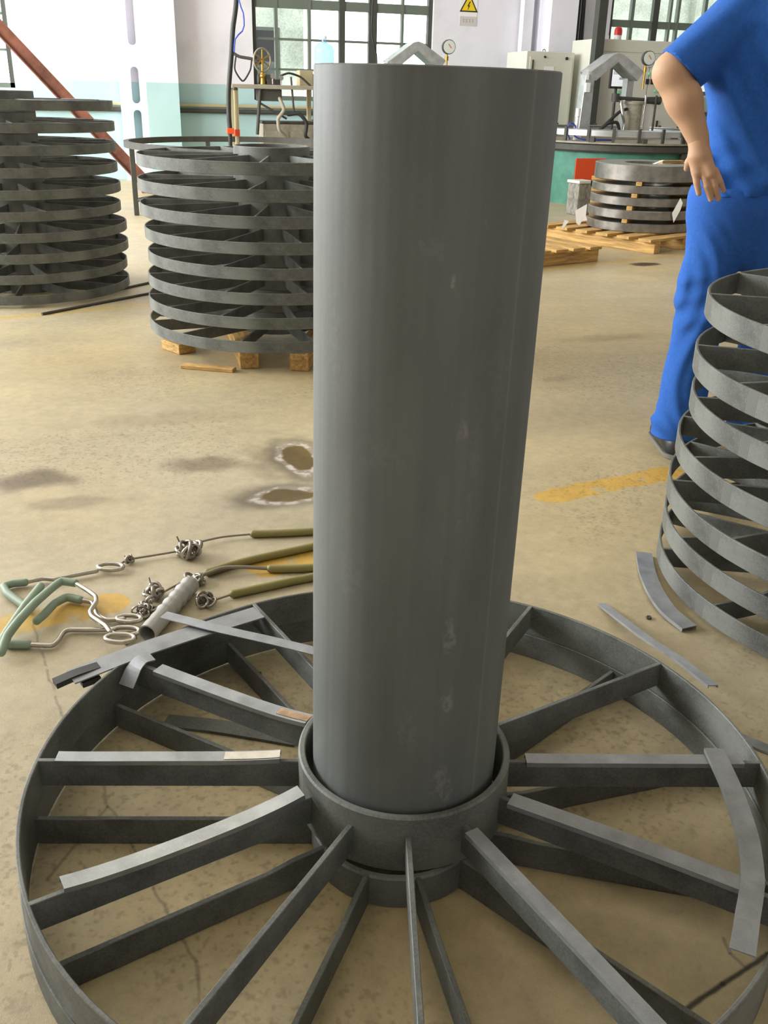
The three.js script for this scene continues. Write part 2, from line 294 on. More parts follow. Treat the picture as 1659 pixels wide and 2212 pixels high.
// ------------------------------------------------------------------ the spoked wheels
const R = 0.638;
function spokeGeo(r0, r1, y0, y1, lift) {
  const s = new THREE.Shape([[r0, y0], [r1, y0], [r1, y1], [r0 + 0.10, y1], [r0 + 0.055, y1 + lift], [r0, y1 + lift]].map((p) => new THREE.Vector2(...p)));
  return uvBox(new THREE.ExtrudeGeometry(s, { depth: 0.007, bevelEnabled: true, bevelSize: 0.001, bevelThickness: 0.001, bevelSegments: 1 }).translate(0, 0, -0.0035));
}
const wheelCache = new Map();
function makeWheel({ hubR = 0.183, hubH = 0.108, rim = [0.02, 0.073], lift = 0.0005, angles, m, label, group, pos, turn = 0, r = R, name = 'spoked_wheel', rimAt, spokeTop, spokeFoot }) {
  const key = [hubR, hubH, rim, lift, r, spokeTop, spokeFoot].join();
  if (!wheelCache.has(key)) {
    const t = 0.007, [a, b] = rim, e = 0.0015;
    wheelCache.set(key, {
      rim: uvLathe(lathe([[r - t, a], [r - e, a], [r, a + e], [r, b - e], [r - e, b], [r - t + e, b], [r - t, b - e], [r - t, a]], 128), r),
      hub: uvLathe(lathe([[hubR - 0.012, 0], [hubR - e, 0], [hubR, e], [hubR, hubH - 0.003], [hubR - 0.003, hubH], [hubR - 0.010, hubH], [hubR - 0.012, hubH - 0.002], [hubR - 0.012, 0]], 72), hubR),
      spoke: spokeGeo(hubR - 0.003, r - t + 0.001, spokeFoot ?? a, (spokeTop ?? b) - 0.0008, lift),
    });
  }
  const G = wheelCache.get(key), w = thing(name, label, 'wheel', pos, turn, group);
  const rm = part(w, 'rim', G.rim, m); part(w, 'hub', G.hub, m);
  if (rimAt) rm.position.set(rimAt[0], 0, rimAt[1]);            // a bent wheel: hub off the middle of its rim, spokes of unlike length
  for (const d of angles) {
    let g = G.spoke;
    if (rimAt) { const ux = Math.cos(rad(d)), uz = -Math.sin(rad(d)), bq = ux * rimAt[0] + uz * rimAt[1], c = rimAt[0] ** 2 + rimAt[1] ** 2 - (r - 0.006) ** 2; g = spokeGeo(hubR - 0.003, bq + Math.sqrt(bq * bq - c), rim[0], (spokeTop ?? rim[1]) - 0.0008, lift); }
    const s = part(w, 'spoke', g, m); s.rotation.y = rad(d);
  }
  return w;
}
function uvLathe(g, r) { const p = g.attributes.position, uv = g.attributes.uv; for (let i = 0; i < p.count; i++) uv.setXY(i, Math.atan2(p.getZ(i), p.getX(i)) * r, p.getY(i) + Math.hypot(p.getX(i), p.getZ(i)) * 0.9); return g; }
const twelve = (a0, jitter = 0) => Array.from({ length: 12 }, (_, i) => a0 + 30 * i + (jitter ? rr(-jitter, jitter) : 0));
const PSI = 17;
// lower and upper wheel under the pipe
makeWheel({ hubR: 0.146, hubH: 0.0605, rim: [0.002, 0.0605], spokeTop: 0.054, lift: 0.006, rimAt: [0.0225, -0.048], angles: [18, -12, -42, -76, -109, -147, -178, 151.5, 124.5, 96, 70, 45].map((a) => a - PSI), m: M.wheel, label: 'dark grey steel spoked wheel on the floor, directly under the wheel that holds the pipe', pos: [-0.02, 0, 0.049] });
makeWheel({ rim: [0.0005, 0.0735], spokeFoot: 0.021, angles: twelve(2 - PSI), m: M.wheel, label: 'dark grey steel spoked wheel whose hub holds the upright pipe', pos: [0.006, 0.0612, 0.001] });

// ------------------------------------------------------------------ the upright pipe
// places on the pipe: turn round it (0..1 from its back-left), height, half width, half height, strength
const SEAM = 0.672;
const SCUFFS = [[0.732, 1.0, 0.004, 0.006, 1], [0.77, 0.93, 0.004, 0.012, 0.9], [0.745, 0.74, 0.012, 0.02, 0.55], [0.738, 0.6, 0.006, 0.01, 0.7], [0.742, 0.42, 0.014, 0.035, 0.6], [0.738, 0.31, 0.012, 0.03, 0.55], [0.742, 0.16, 0.02, 0.04, 0.5], [0.728, 0.13, 0.012, 0.03, 0.5], [0.8, 0.26, 0.02, 0.05, 0.22], [0.9, 0.5, 0.03, 0.05, 0.18], [0.86, 0.7, 0.05, 0.03, 0.12], [0.72, 0.66, 0.02, 0.1, 0.15], [0.94, 0.85, 0.02, 0.12, 0.14], [0.8, 0.97, 0.03, 0.02, 0.2], [0.69, 0.8, 0.02, 0.1, 0.15]];
{
  const r = 0.1565, t = 0.009, h = 1.17;
  const g = uvLathe(lathe([[r - t, 0], [r - 0.0015, 0], [r, 0.0015], [r, h - 0.0015], [r - 0.0015, h], [r - t + 0.001, h], [r - t, h - 0.001], [r - t, 0]], 144), r);
  // chalky scuffs and fine drawn streaks along the pipe
  const W = 1024, H = 1024;
  const map = texture(W, H, (i, j) => {
    const y = j / H * 1.2;
    const st = fbm(i * 0.11, y * 1.7, 4), st2 = fbm(i * 0.018 + 5, y * 0.9 + 3, 3), blot = fbm(i * 0.02, y * 7 + 4, 4), fine = hash(i, j) - 0.5;
    let k = 1 + 0.10 * (st - 0.5) + 0.14 * (st2 - 0.5) + 0.14 * (blot - 0.5) + 0.05 * fine;
    let c = [107, 112, 109].map((v) => v * k);
    for (const [su, sy, rx, ry, s] of SCUFFS) { const du = (((i / W - su) * 2 * Math.PI * r) / rx), dy = (y - sy) / ry; if (Math.abs(du) > 1.6 || Math.abs(dy) > 1.6) continue; const d = Math.hypot(du, dy) + 1.1 * (fbm(i * 0.12, j * 0.12, 3) - 0.5); if (d < 1) { const w = s * smooth(1, 0.3, d) * smooth(0.25, 0.7, fbm(i * 0.16, j * 0.16, 3)); c = c.map((v) => v + (160 - v) * w * 0.85); } }
    const seam = Math.abs((i / W - SEAM) * 2 * Math.PI * r); if (seam < 0.004) c = c.map((v) => v * (1 + 0.10 * smooth(0.004, 0.001, seam)));
    return c.map((v) => Math.max(0, Math.min(255, v)));
  });
  const uv = g.attributes.uv, p = g.attributes.position;
  for (let i = 0; i < p.count; i++) { let a = Math.atan2(p.getZ(i), p.getX(i)); uv.setXY(i, a / (2 * Math.PI) + 0.5, p.getY(i) / 1.2); }
  for (let i = 0; i < p.count; i += 3) { const us = [0, 1, 2].map((k) => uv.getX(i + k)); if (Math.max(...us) - Math.min(...us) > 0.5) for (let k = 0; k < 3; k++) if (us[k] < 0.5) uv.setX(i + k, us[k] + 1); }
  const m = new THREE.MeshStandardMaterial({ map, roughness: 0.55 });
  const pipe = thing('large_pipe', 'tall grey plastic pipe standing upright in the wheel hub', 'pipe', [0.003, 0.0615, 0.006]);
  const wall = part(pipe, 'pipe_wall', g, m); wall.rotation.set(0.006, 0, -0.0066);
}


// ------------------------------------------------------------------ stacks of wheels behind and beside
const nth = ['bottom', 'second', 'third', 'fourth', 'fifth', 'sixth', 'seventh', 'eighth', 'ninth', 'tenth'];
function stack(list, hubH, base, m, where, group) {              // list: [x, z] of each wheel from the floor up, in the hall's axes
  list.forEach(([x, z], k) => makeWheel({
    hubH: hubH - 0.0006, angles: twelve(rr(0, 30), 2), m, pos: [x, base + k * hubH, z], group,
    label: `dark spoked steel wheel, ${k === list.length - 1 ? 'topmost' : k ? nth[k] + ' from bottom' : 'lowest'} of the ${where}`,
  }));
}
const C17 = Math.cos(TURN), S17 = Math.sin(TURN), toHall = (x, z) => [x * C17 - z * S17, x * S17 + z * C17];
stack([[1.363, -0.939], [1.347, -0.883], [1.324, -0.82], [1.326, -0.806], [1.338, -0.788], [1.307, -0.715], [1.33, -0.761]].map((p) => toHall(...p)), 0.1195, 0.0005, M.wheel, 'stack beside the worker', 'wheels stacked beside the worker');
stack([-0.619, -0.617, -0.612, -0.604, -0.612, -0.627, -0.63, -0.627].map((x) => toHall(x, -3.518)), 0.1098, 0.083, M.wheel, 'stack on wooden bearers', 'wheels stacked on wooden bearers');
stack([-2.374, -2.378, -2.361, -2.361, -2.388, -2.379, -2.388, -2.387, -2.385, -2.385].map((x) => toHall(x, -4.773)), 0.1168, 0.0005, M.wheel, 'tallest stack by the rusty beam', 'wheels in the tallest stack');
// bearers below the eight-wheel stack
for (const [dx, l, yaw, label] of [[-0.2, 1.05, 0.25, 'rough pale timber bearer under the wheel stack, cut end showing'], [0.22, 1.1, -0.1, 'rough timber bearer under the hub of the eight-wheel stack']]) {
  const [x, z] = toHall(-0.62 + dx, -3.518 + (dx < 0 ? 0.02 : 0)); single('timber_bearer', rbox(0.09, 0.082, l, 0.006, 0, 0.041, 0), M.wood, label, 'timber', [x, 0, z], yaw - TURN);
}
{ const [x, z] = toHall(-1.09, -3.3); single('timber_block', rbox(0.10, 0.05, 0.16, 0.006, 0, 0.025, 0), M.wood, 'short pale timber block on the floor at the edge of a wheel stack', 'timber', [x, 0, z], 0.5); }
{ const [x, z] = toHall(-0.88, -2.96); single('timber_batten', rbox(0.26, 0.018, 0.05, 0.004, 0, 0.009, 0), M.wood, 'thin flat batten on the floor before the eight-wheel stack', 'timber', [x, 0, z], -0.2 - TURN); }
// flat bar lying on the tallest stack
{ const [x, z] = toHall(-2.6, -4.55); single('flat_bar', rbox(0.34, 0.03, 0.12, 0.003, 0, 0.015, 0), M.wheel, 'short flat bar lying across the top of the tallest wheel stack', 'bar', [x, 0.0005 + 10 * 0.1168, z], 0.1 - TURN); }
// thin rods on the floor by the tallest stack
for (const [a, b, label] of [[[-0.76, 0.008, -4.42], [-0.10, 0.008, -4.95], 'thin rusty rod lying on the floor in front of the tallest stack'], [[-0.30, 0.008, -5.10], [-0.10, 0.008, -5.30], 'short thin rod lying on the floor between two wheel stacks']])
  single('steel_rod', bar(a, b, 0.008, 8), M.darkIron, label, 'rod');

// ------------------------------------------------------------------ trim strips on the spokes
const U = (w, d, t = 0.0022) => [[-w / 2, -d], [-w / 2, 0], [w / 2, 0], [w / 2, -d], [w / 2 - t, -d], [w / 2 - t, -t], [-w / 2 + t, -t], [-w / 2 + t, -d]];
const L = (w, d, t = 0.003) => [[-w / 2, -d], [-w / 2, 0], [w / 2, 0], [w / 2, -t], [-w / 2 + t, -t], [-w / 2 + t, -d]];
const flat = (w, t = 0.003) => [[-w / 2, 0], [-w / 2, t], [w / 2, t], [w / 2, 0]];
function onSpoke(deg, r0, r1, w, m, label, sag = 0.002, off = 0, rise = [0, 0], bare = [], scorched = false) {
  const a = rad(deg - PSI), pts = [];
  for (let i = 0; i <= 16; i++) { const t = i / 16, r = r0 + (r1 - r0) * t; const y = 0.1385 + sag * Math.sin(Math.PI * t) + rise[0] * Math.pow(1 - t, 5) + rise[1] * Math.pow(t, 5), o = off * Math.sin(Math.PI * t); pts.push([0.006 + r * Math.cos(a) + o * Math.sin(a), y, 0.001 - r * Math.sin(a) + o * Math.cos(a)]); }
  const o = single('edge_trim', sweep(pts, U(w, 0.009)), m, label, 'trim strip', [0, 0, 0], 0, 'trim strips capping the spokes');
  for (const [i, j, k] of bare) part(o, 'bare_metal_glint', sweep(pts.slice(i, j).map(([x, y, z]) => [x, y + 0.0004, z]), flat(w * k, 0.0006), 10), scorched ? M.scorched : M.bareGlint, scorched ? 'brownish scorched metal' : 'bare metal with a painted glint');  // patches paint in the glint of the strip ends along with bare metal
  return o;
}
onSpoke(212, 0.20, 0.585, 0.027, M.trimShiny, 'glossy grey metal trim capping the spoke with upturned ends', 0.001, 0, [0.016, 0.012]);
onSpoke(182, 0.215, 0.60, 0.026, M.trimShiny, 'matt grey trim capping a spoke, bare metal and painted glint near the hub', 0.004, 0, [0.010, 0.004], [[0, 5, 0.75]]);
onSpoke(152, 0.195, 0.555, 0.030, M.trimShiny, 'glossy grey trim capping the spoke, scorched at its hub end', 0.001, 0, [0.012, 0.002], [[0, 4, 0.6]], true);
onSpoke(2, 0.215, 0.60, 0.026, M.trim, 'plain matt grey trim capping the spoke, one end under a curved strip', 0.002, 0, [0.003, 0.002]);
onSpoke(-28, 0.20, 0.60, 0.030, M.trim, 'broad grey trim capping the spoke with a bright long edge', 0.003);
onSpoke(-58, 0.20, 0.61, 0.024, M.trim, 'dull grey trim capping the spoke nearest the floor joint', 0.001);
single('bent_tab', sweep([[-0.395, 0.1425, -0.432], [-0.415, 0.1425, -0.425], [-0.432, 0.130, -0.414], [-0.450, 0.104, -0.395]], flat(0.036, 0.0025)), M.trim, 'short bent grey tab hanging from the end of a capped spoke', 'trim strip');
const strips = [
  ['edge_trim', [[-0.555, 0.128, -0.420], [-0.42, 0.139, -0.468], [-0.3, 0.143, -0.508], [-0.155, 0.1435, -0.556]], L(0.052, 0.014), M.trim, 'grey angle strip with ragged ends lying across the rim'],
  ['edge_trim', [[-0.36, 0.148, -0.585], [-0.25, 0.149, -0.494], [-0.14, 0.153, -0.405], [-0.035, 0.158, -0.312]], flat(0.028, 0.002), M.trimShiny, 'loose shiny bent strip leaning from the rim towards the pipe'],
  ['edge_trim', [[0.545, 0.151, 0.128], [0.513, 0.150, 0.228], [0.471, 0.148, 0.328], [0.424, 0.1465, 0.405], [0.373, 0.148, 0.463], [0.325, 0.150, 0.517]], U(0.034, 0.008), M.trim, 'loose curved grey strip lying along the rim over two spokes'],
  ['edge_trim', [[0.746, 0.006, -0.620], [0.715, 0.060, -0.380], [0.690, 0.110, -0.200], [0.661, 0.150, -0.045]], U(0.022, 0.006), M.trim, 'straight grey strip propped on the outside of the rim'],
  ['edge_trim', [[1.005, 0.012, -0.850], [0.945, 0.016, -0.730], [0.905, 0.018, -0.620], [0.888, 0.016, -0.530], [0.896, 0.012, -0.450]], U(0.045, 0.010), M.trim, 'bowed grey strip on the floor against the bottom of a wheel stack'],
  ['edge_trim', [[-0.38, 0.006, -0.400], [-0.29, 0.007, -0.358], [-0.21, 0.007, -0.315], [-0.13, 0.006, -0.270]], U(0.04, 0.005), M.wheel, 'dark strip lying on the floor beneath the wheel spokes'],
  ['edge_trim', [[0.745, 0.006, -0.060], [0.785, 0.006, -0.001], [0.830, 0.006, 0.045]], U(0.028, 0.005), M.trim, 'short grey strip on the floor outside the rim by the floor joint'],
  ['edge_trim', [[-0.555, 0.066, 0.288], [-0.530, 0.064, 0.325], [-0.500, 0.062, 0.368], [-0.470, 0.061, 0.41]], flat(0.024, 0.003), M.wheel, 'short dark strip lying inside the rim on the lower wheel'],
];
{ const t = thing('spoke_liner', 'dark liner bar sticking out of the angle strip near the crack', 'trim strip'); part(t, 'bar', sweep([[-0.585, 0.122, -0.412], [-0.545, 0.127, -0.427], [-0.50, 0.1275, -0.443]], [[-0.012, -0.006], [-0.012, 0.006], [0.012, 0.006], [0.012, -0.006]], 6), M.hose); part(t, 'tongue', sweep([[-0.535, 0.118, -0.405], [-0.515, 0.119, -0.412], [-0.50, 0.12, -0.418]], [[-0.009, -0.005], [-0.009, 0.005], [0.009, 0.005], [0.009, -0.005]], 6), M.hose); }
for (const [n, pts, prof, m, label] of strips) single(n, sweep(pts, prof, 30), m, label, 'trim strip');
// ribbed hose offcut on the floor
{
  const a = V3(-0.272, 0.025, -0.945), b = V3(-0.396, 0.024, -0.724), n = 90, pts = [];
  const len = a.distanceTo(b), prof = []; for (let i = 0; i <= n; i++) { const t = i / n, ribbed = t < 0.62 ? 1 : 0.25; prof.push([0.0225 + 0.002 * ribbed * Math.sin(t * 44), t * len]); }
  const inner = [[0.0190, len], [0.0190, 0], [prof[0][0], 0]];
  const g = lathe([...prof, ...inner], 20); g.applyQuaternion(new THREE.Quaternion().setFromUnitVectors(V3(0, 1, 0), b.clone().sub(a).normalize())).translate(a.x, a.y, a.z);
  single('ribbed_hose', g, M.ribbed, 'short grey ribbed hose offcut lying among the hooks', 'hose');
}
// ------------------------------------------------------------------ lifting hooks with wire slings
const hooks = [
  { label: 'lifting hook with pale green sleeve, its straight shank reaching a single eye', g: [[-0.687, 0.013, -1.079], [-0.716, 0.013, -1.080], [-0.737, 0.013, -1.068], [-0.725, 0.013, -1.025], [-0.672, 0.013, -0.936]], s: [[-0.687, 0.013, -1.079], [-0.643, 0.012, -1.091], [-0.614, 0.012, -1.080], [-0.576, 0.012, -1.089], [-0.507, 0.012, -1.102]], e: [-0.470, 0.013, -1.116, 0.034, 0.019] },
  { label: 'lifting hook with pale green sleeve and a stepped shank over yellow paint', g: [[-0.640, 0.050, -0.975], [-0.672, 0.045, -0.895], [-0.712, 0.022, -0.815], [-0.722, 0.014, -0.792], [-0.709, 0.012, -0.777], [-0.665, 0.012, -0.763]], s: [[-0.665, 0.012, -0.763], [-0.612, 0.010, -0.749], [-0.598, 0.010, -0.769], [-0.587, 0.010, -0.802], [-0.573, 0.010, -0.811], [-0.526, 0.010, -0.799], [-0.475, 0.010, -0.788]], e: [-0.445, 0.011, -0.770, 0.034, 0.018] },
  { label: 'lifting hook with pale green sleeve and a zigzag shank, lying on top of the others', g: [[-0.559, 0.038, -0.996], [-0.592, 0.040, -1.009], [-0.615, 0.043, -0.970], [-0.647, 0.062, -0.870], [-0.682, 0.056, -0.800], [-0.706, 0.040, -0.766], [-0.719, 0.022, -0.726]], s: [[-0.559, 0.038, -0.995], [-0.527, 0.035, -0.950], [-0.510, 0.034, -0.918], [-0.509, 0.033, -0.891], [-0.523, 0.032, -0.849], [-0.519, 0.031, -0.823], [-0.490, 0.030, -0.775], [-0.480, 0.029, -0.745]], e: [-0.458, 0.028, -0.712, 0.034, 0.018] },
  { label: 'lifting hook with pale green sleeve, its shank tucked under the zigzag hook', g: [[-0.549, 0.014, -0.947], [-0.581, 0.014, -0.968], [-0.610, 0.016, -0.939], [-0.632, 0.020, -0.882], [-0.648, 0.020, -0.855]], s: [[-0.549, 0.014, -0.947], [-0.520, 0.012, -0.929], [-0.510, 0.010, -0.870], [-0.486, 0.010, -0.836], [-0.447, 0.011, -0.829]], e: [-0.434, 0.012, -0.826, 0.030, 0.016] },
];
for (const h of hooks) {
  const t = thing('lifting_hook', h.label, 'hook', [0, 0, 0], 0, 'hooks of the wire slings');
  part(t, 'sleeve', tube(h.g, 0.0105, 60, 12, false, 0.2), M.green, 'pale green plastic sleeve'); part(t, 'shank', tube(h.s, 0.0062, 60, 10, false, 0.25), M.steel);
  const [x, y, z, a, b] = h.e, ring = []; for (let i = 0; i < 14; i++) { const q = i / 14 * Math.PI * 2; ring.push([x + a * Math.cos(q) * 0.96 - b * Math.sin(q) * 0.1, y, z - a * Math.cos(q) * -0.25 + b * Math.sin(q)]); }
  part(t, 'eye', tube(ring, 0.006, 50, 8, true), M.steel);
}
// knots of wire clips
function knot(x, y, z, s, label, n = 7) {
  const t = thing('wire_clip', label, 'wire clip', [x, 0, z], 0, 'wire clips on the slings');
  for (let i = 0; i < n; i++) {
    const g = new THREE.TorusGeometry(s * rr(0.32, 0.52), s * rr(0.10, 0.16), 8, 18); g.rotateX(rr(0, 3)).rotateY(rr(0, 3)).translate(rr(-0.5, 0.5) * s, 0, rr(-0.5, 0.5) * s);
    g.computeBoundingBox(); g.translate(0, -g.boundingBox.min.y + rr(0, 0.25) * s, 0); part(t, 'turn', g, i % 3 ? M.wire : M.steel);
  }
  const a = rr(0, 6); part(t, 'tail', tube([[0, s * 0.4, 0], [Math.cos(a) * s * 0.6, s * 0.8, Math.sin(a) * s * 0.6], [Math.cos(a) * s * 0.9, s * 1.4, Math.sin(a) * s * 0.8]], s * 0.05, 10, 6), M.wire); return t;
}
knot(-0.418, 0, -1.155, 0.0213, 'small shiny wire clip behind the single-eye hook', 5);
knot(-0.256, 0, -1.145, 0.0426, 'large tangled cluster of wire clips on the thin bare cable', 11);
knot(-0.258, 0, -0.985, 0.0295, 'shiny wire clip at the end of the ribbed hose', 8);
knot(-0.240, 0, -0.868, 0.0295, 'dark wire clip on the cable nearest the angle strip', 7);
knot(-0.362, 0, -0.935, 0.0344, 'tangled wire clips with an upright loose end', 9);
knot(-0.388, 0, -0.882, 0.0262, 'shiny round wire clip beside the ribbed hose', 7);
knot(-0.404, 0, -0.858, 0.0262, 'wire clip tying the hook eyes together', 7);
const slings = [
  { label: 'wire sling with the longest bare cable and an olive sleeve', w: [[-0.441, 0.008, -1.140], [-0.418, 0.010, -1.156], [-0.287, 0.012, -1.172], [-0.230, 0.014, -1.208], [-0.154, 0.012, -1.234], [-0.063, 0.0115, -1.235]], s: [[-0.063, 0.0115, -1.235], [0.021, 0.0115, -1.221], [0.116, 0.0115, -1.211], [0.227, 0.0115, -1.201]] },
  { label: 'wire sling whose olive sleeve reaches the cluster of clips', w: [[-0.262, 0.010, -1.015], [-0.24, 0.010, -1.02], [-0.22, 0.0115, -1.024]], s: [[-0.220, 0.0115, -1.024], [-0.153, 0.0115, -1.052], [-0.073, 0.0115, -1.076], [0.009, 0.0115, -1.094], [0.093, 0.0115, -1.112], [0.207, 0.0115, -1.128]] },
  { label: 'wire sling of pale twisted cable over yellow paint', w: [[-0.245, 0.018, -0.995], [-0.182, 0.022, -1.020], [-0.118, 0.018, -1.018], [-0.053, 0.0115, -1.005]], s: [[-0.053, 0.0115, -1.005], [0.004, 0.0115, -0.992], [0.066, 0.0115, -0.984], [0.170, 0.0115, -0.982]] },
  { label: 'wire sling with an olive sleeve closest to the wheel rim', w: [[-0.267, 0.008, -0.864], [-0.224, 0.009, -0.873], [-0.171, 0.0115, -0.890]], s: [[-0.171, 0.0115, -0.890], [-0.101, 0.0115, -0.903], [-0.024, 0.0115, -0.919], [0.054, 0.0115, -0.932], [0.163, 0.0115, -0.955]] },
];
slings.forEach((q, i) => { const t = thing('wire_sling', q.label, 'sling', [0, 0, 0], 0, 'wire slings'); part(t, 'cable', tube(q.w, i === 2 ? 0.0055 : 0.0032, 50, 8), i === 2 ? M.wire : M.wire); part(t, 'sleeve', tube(q.s, 0.011, 40, 12), M.olive, 'olive plastic sleeve'); });
single('wire_cable', tube([[-0.40, 0.014, -0.840], [-0.360, 0.016, -0.915], [-0.307, 0.010, -0.975], [-0.262, 0.010, -0.995]], 0.003, 40, 8), M.wire, 'thin bare cable joining two wire clips beside the ribbed hose', 'cable');
single('wire_cable', tube([[-0.445, 0.008, -0.715], [-0.392, 0.008, -0.80], [-0.342, 0.008, -0.892], [-0.300, 0.008, -0.985]], 0.0042, 40, 8), M.wire, 'bare cable running along the ribbed hose', 'cable');
// crumbs of scrap on the floor
for (const [x, z, s, label] of [[-0.17, -0.52, 0.010, 'tiny dark crumb of scrap on the floor within the back of the rim'], [0.83, -0.53, 0.007, 'tiny dark chip on the floor between strip and wheel stack'], [0.78, -0.42, 0.006, 'tiny pale chip on the floor beside the propped strip'], [-1.02, -3.0, 0.012, 'small pale scrap on the floor left of the timber block']]) {
  const g = new THREE.IcosahedronGeometry(s, 1); const p = g.attributes.position; for (let i = 0; i < p.count; i++) { const k = 0.7 + 0.6 * hash(p.getX(i) * 9000 | 0, p.getZ(i) * 9000 | 0); p.setXYZ(i, p.getX(i) * k, p.getY(i) * 0.5 * k, p.getZ(i) * k); } g.computeVertexNormals(); g.computeBoundingBox();
  single('scrap_chip', g.translate(0, -g.boundingBox.min.y, 0), label.includes('pale') ? M.paper : M.darkIron, label, 'scrap', [x, 0, z]);
}

// ------------------------------------------------------------------ the worker in blue
{
  const cap = (p, a, b, ra, rb) => { const dx = b[0] - a[0], dy = b[1] - a[1], dz = b[2] - a[2]; let t = ((p[0] - a[0]) * dx + (p[1] - a[1]) * dy + (p[2] - a[2]) * dz) / (dx * dx + dy * dy + dz * dz); t = t < 0 ? 0 : t > 1 ? 1 : t; return Math.hypot(p[0] - a[0] - t * dx, p[1] - a[1] - t * dy, p[2] - a[2] - t * dz) - (ra + (rb - ra) * t); };
  const ell = (p, c, r) => { const k = Math.hypot((p[0] - c[0]) / r[0], (p[1] - c[1]) / r[1], (p[2] - c[2]) / r[2]); return (k - 1) * Math.min(...r); };
  const smin = (a, b, k) => { const h = Math.max(k - Math.abs(a - b), 0) / k; return Math.min(a, b) - h * h * k * 0.25; };
  const lerpAt = (t, xs, ys) => { for (let i = 1; i < xs.length; i++) if (t <= xs[i]) { const u = Math.max(0, (t - xs[i - 1]) / (xs[i] - xs[i - 1])); return ys[i - 1] + (ys[i] - ys[i - 1]) * u * u * (3 - 2 * u); } return ys[ys.length - 1]; };
  function surface(fn, lo, hi, n) {
    const mc = new MarchingCubes(n, M.skin, false, false, 160000); mc.isolation = 0; const f = mc.field, sz = mc.size, q = [0, 0, 0];
    for (let k = 0; k < sz; k++) for (let j = 0; j < sz; j++) for (let i = 0; i < sz; i++) { q[0] = lo[0] + (hi[0] - lo[0]) * i / sz; q[1] = lo[1] + (hi[1] - lo[1]) * j / sz; q[2] = lo[2] + (hi[2] - lo[2]) * k / sz; f[i + j * sz + k * sz * sz] = -fn(q); }
    mc.update(); const c = mc.count, P = new Float32Array(c * 3);
    for (let v = 0; v < c; v++) for (let a = 0; a < 3; a++) P[3 * v + a] = lo[a] + (hi[a] - lo[a]) * (mc.positionArray[3 * v + a] + 1) / 2;
    let g = new THREE.BufferGeometry(); g.setAttribute('position', new THREE.BufferAttribute(P, 3)); g = mergeVertices(g, 1e-5);
    const pos = g.attributes.position, N = new Float32Array(pos.count * 3), e = 0.0015;
    for (let v = 0; v < pos.count; v++) { const x = pos.getX(v), y = pos.getY(v), z = pos.getZ(v), gx = fn([x + e, y, z]) - fn([x - e, y, z]), gy = fn([x, y + e, z]) - fn([x, y - e, z]), gz = fn([x, y, z + e]) - fn([x, y, z - e]), l = Math.hypot(gx, gy, gz) || 1; N.set([gx / l, gy / l, gz / l], 3 * v); }
    g.setAttribute('normal', new THREE.BufferAttribute(N, 3));
    const uv = new Float32Array(pos.count * 2); for (let v = 0; v < pos.count; v++) { uv[2 * v] = pos.getX(v) + pos.getZ(v); uv[2 * v + 1] = pos.getY(v); } g.setAttribute('uv', new THREE.BufferAttribute(uv, 2)); return g;
  }
  const mir = (p) => [-p[0], p[1], p[2]];
  const SH = [-0.175, 1.435, 0.0], EL = [-0.352, 1.282, 0.105], WR = [-0.250, 1.095, 0.135];
  const torso = (p, grow = 0) => { const y = p[1], w = lerpAt(y, [0.80, 0.95, 1.1, 1.3, 1.42, 1.52, 1.6], [0.170, 0.178, 0.186, 0.205, 0.195, 0.10, 0.05]) + grow, d = lerpAt(y, [0.80, 0.95, 1.1, 1.3, 1.42, 1.52, 1.6], [0.135, 0.13, 0.118, 0.128, 0.115, 0.07, 0.045]) + grow; return (Math.pow(Math.pow(Math.abs(p[0]) / w, 2.3) + Math.pow(Math.abs(p[2]) / d, 2.3), 1 / 2.3) - 1) * Math.min(w, d); };
  const armSkin = (p) => { let d = cap(p, SH, EL, 0.052, 0.054); d = smin(d, cap(p, EL, [-0.308, 1.205, 0.120], 0.054, 0.051), 0.03); d = smin(d, cap(p, [-0.308, 1.205, 0.120], WR, 0.051, 0.034), 0.03); return d; };
  const hand = (p0) => { const k = 1.13, p = [-0.213 + (p0[0] + 0.250) / k, 1.095 + (p0[1] - 1.095) / k, 0.135 + (p0[2] - 0.135) / k], WR = [-0.213, 1.095, 0.135];                                            // back of the hand outwards, fingers down over the hip, thumb round the front
    let d = cap(p, WR, [-0.205, 1.055, 0.143], 0.029, 0.028);
    d = smin(d, cap(p, [-0.214, 1.045, 0.138], [-0.205, 1.008, 0.148], 0.021, 0.016), 0.012); d = smin(d, cap(p, [-0.195, 1.05, 0.147], [-0.172, 1.008, 0.160], 0.022, 0.017), 0.012);
    for (const [a, b, c, r] of [[[-0.212, 1.012, 0.146], [-0.205, 0.980, 0.156], [-0.195, 0.952, 0.158], 0.0092], [[-0.190, 1.010, 0.154], [-0.178, 0.972, 0.165], [-0.160, 0.938, 0.163], 0.0096], [[-0.172, 1.010, 0.158], [-0.157, 0.974, 0.166], [-0.139, 0.940, 0.162], 0.0094], [[-0.158, 1.014, 0.158], [-0.141, 0.985, 0.163], [-0.127, 0.962, 0.158], 0.0082]]) { const f = Math.min(cap(p, a, b, r * 1.08, r), cap(p, b, c, r, r * 0.82)); d = smin(d, f, 0.006); }
    return smin(d, smin(cap(p, [-0.215, 1.060, 0.125], [-0.218, 1.030, 0.098], 0.013, 0.011), cap(p, [-0.218, 1.030, 0.098], [-0.212, 1.012, 0.066], 0.011, 0.009), 0.006), 0.010);
  };
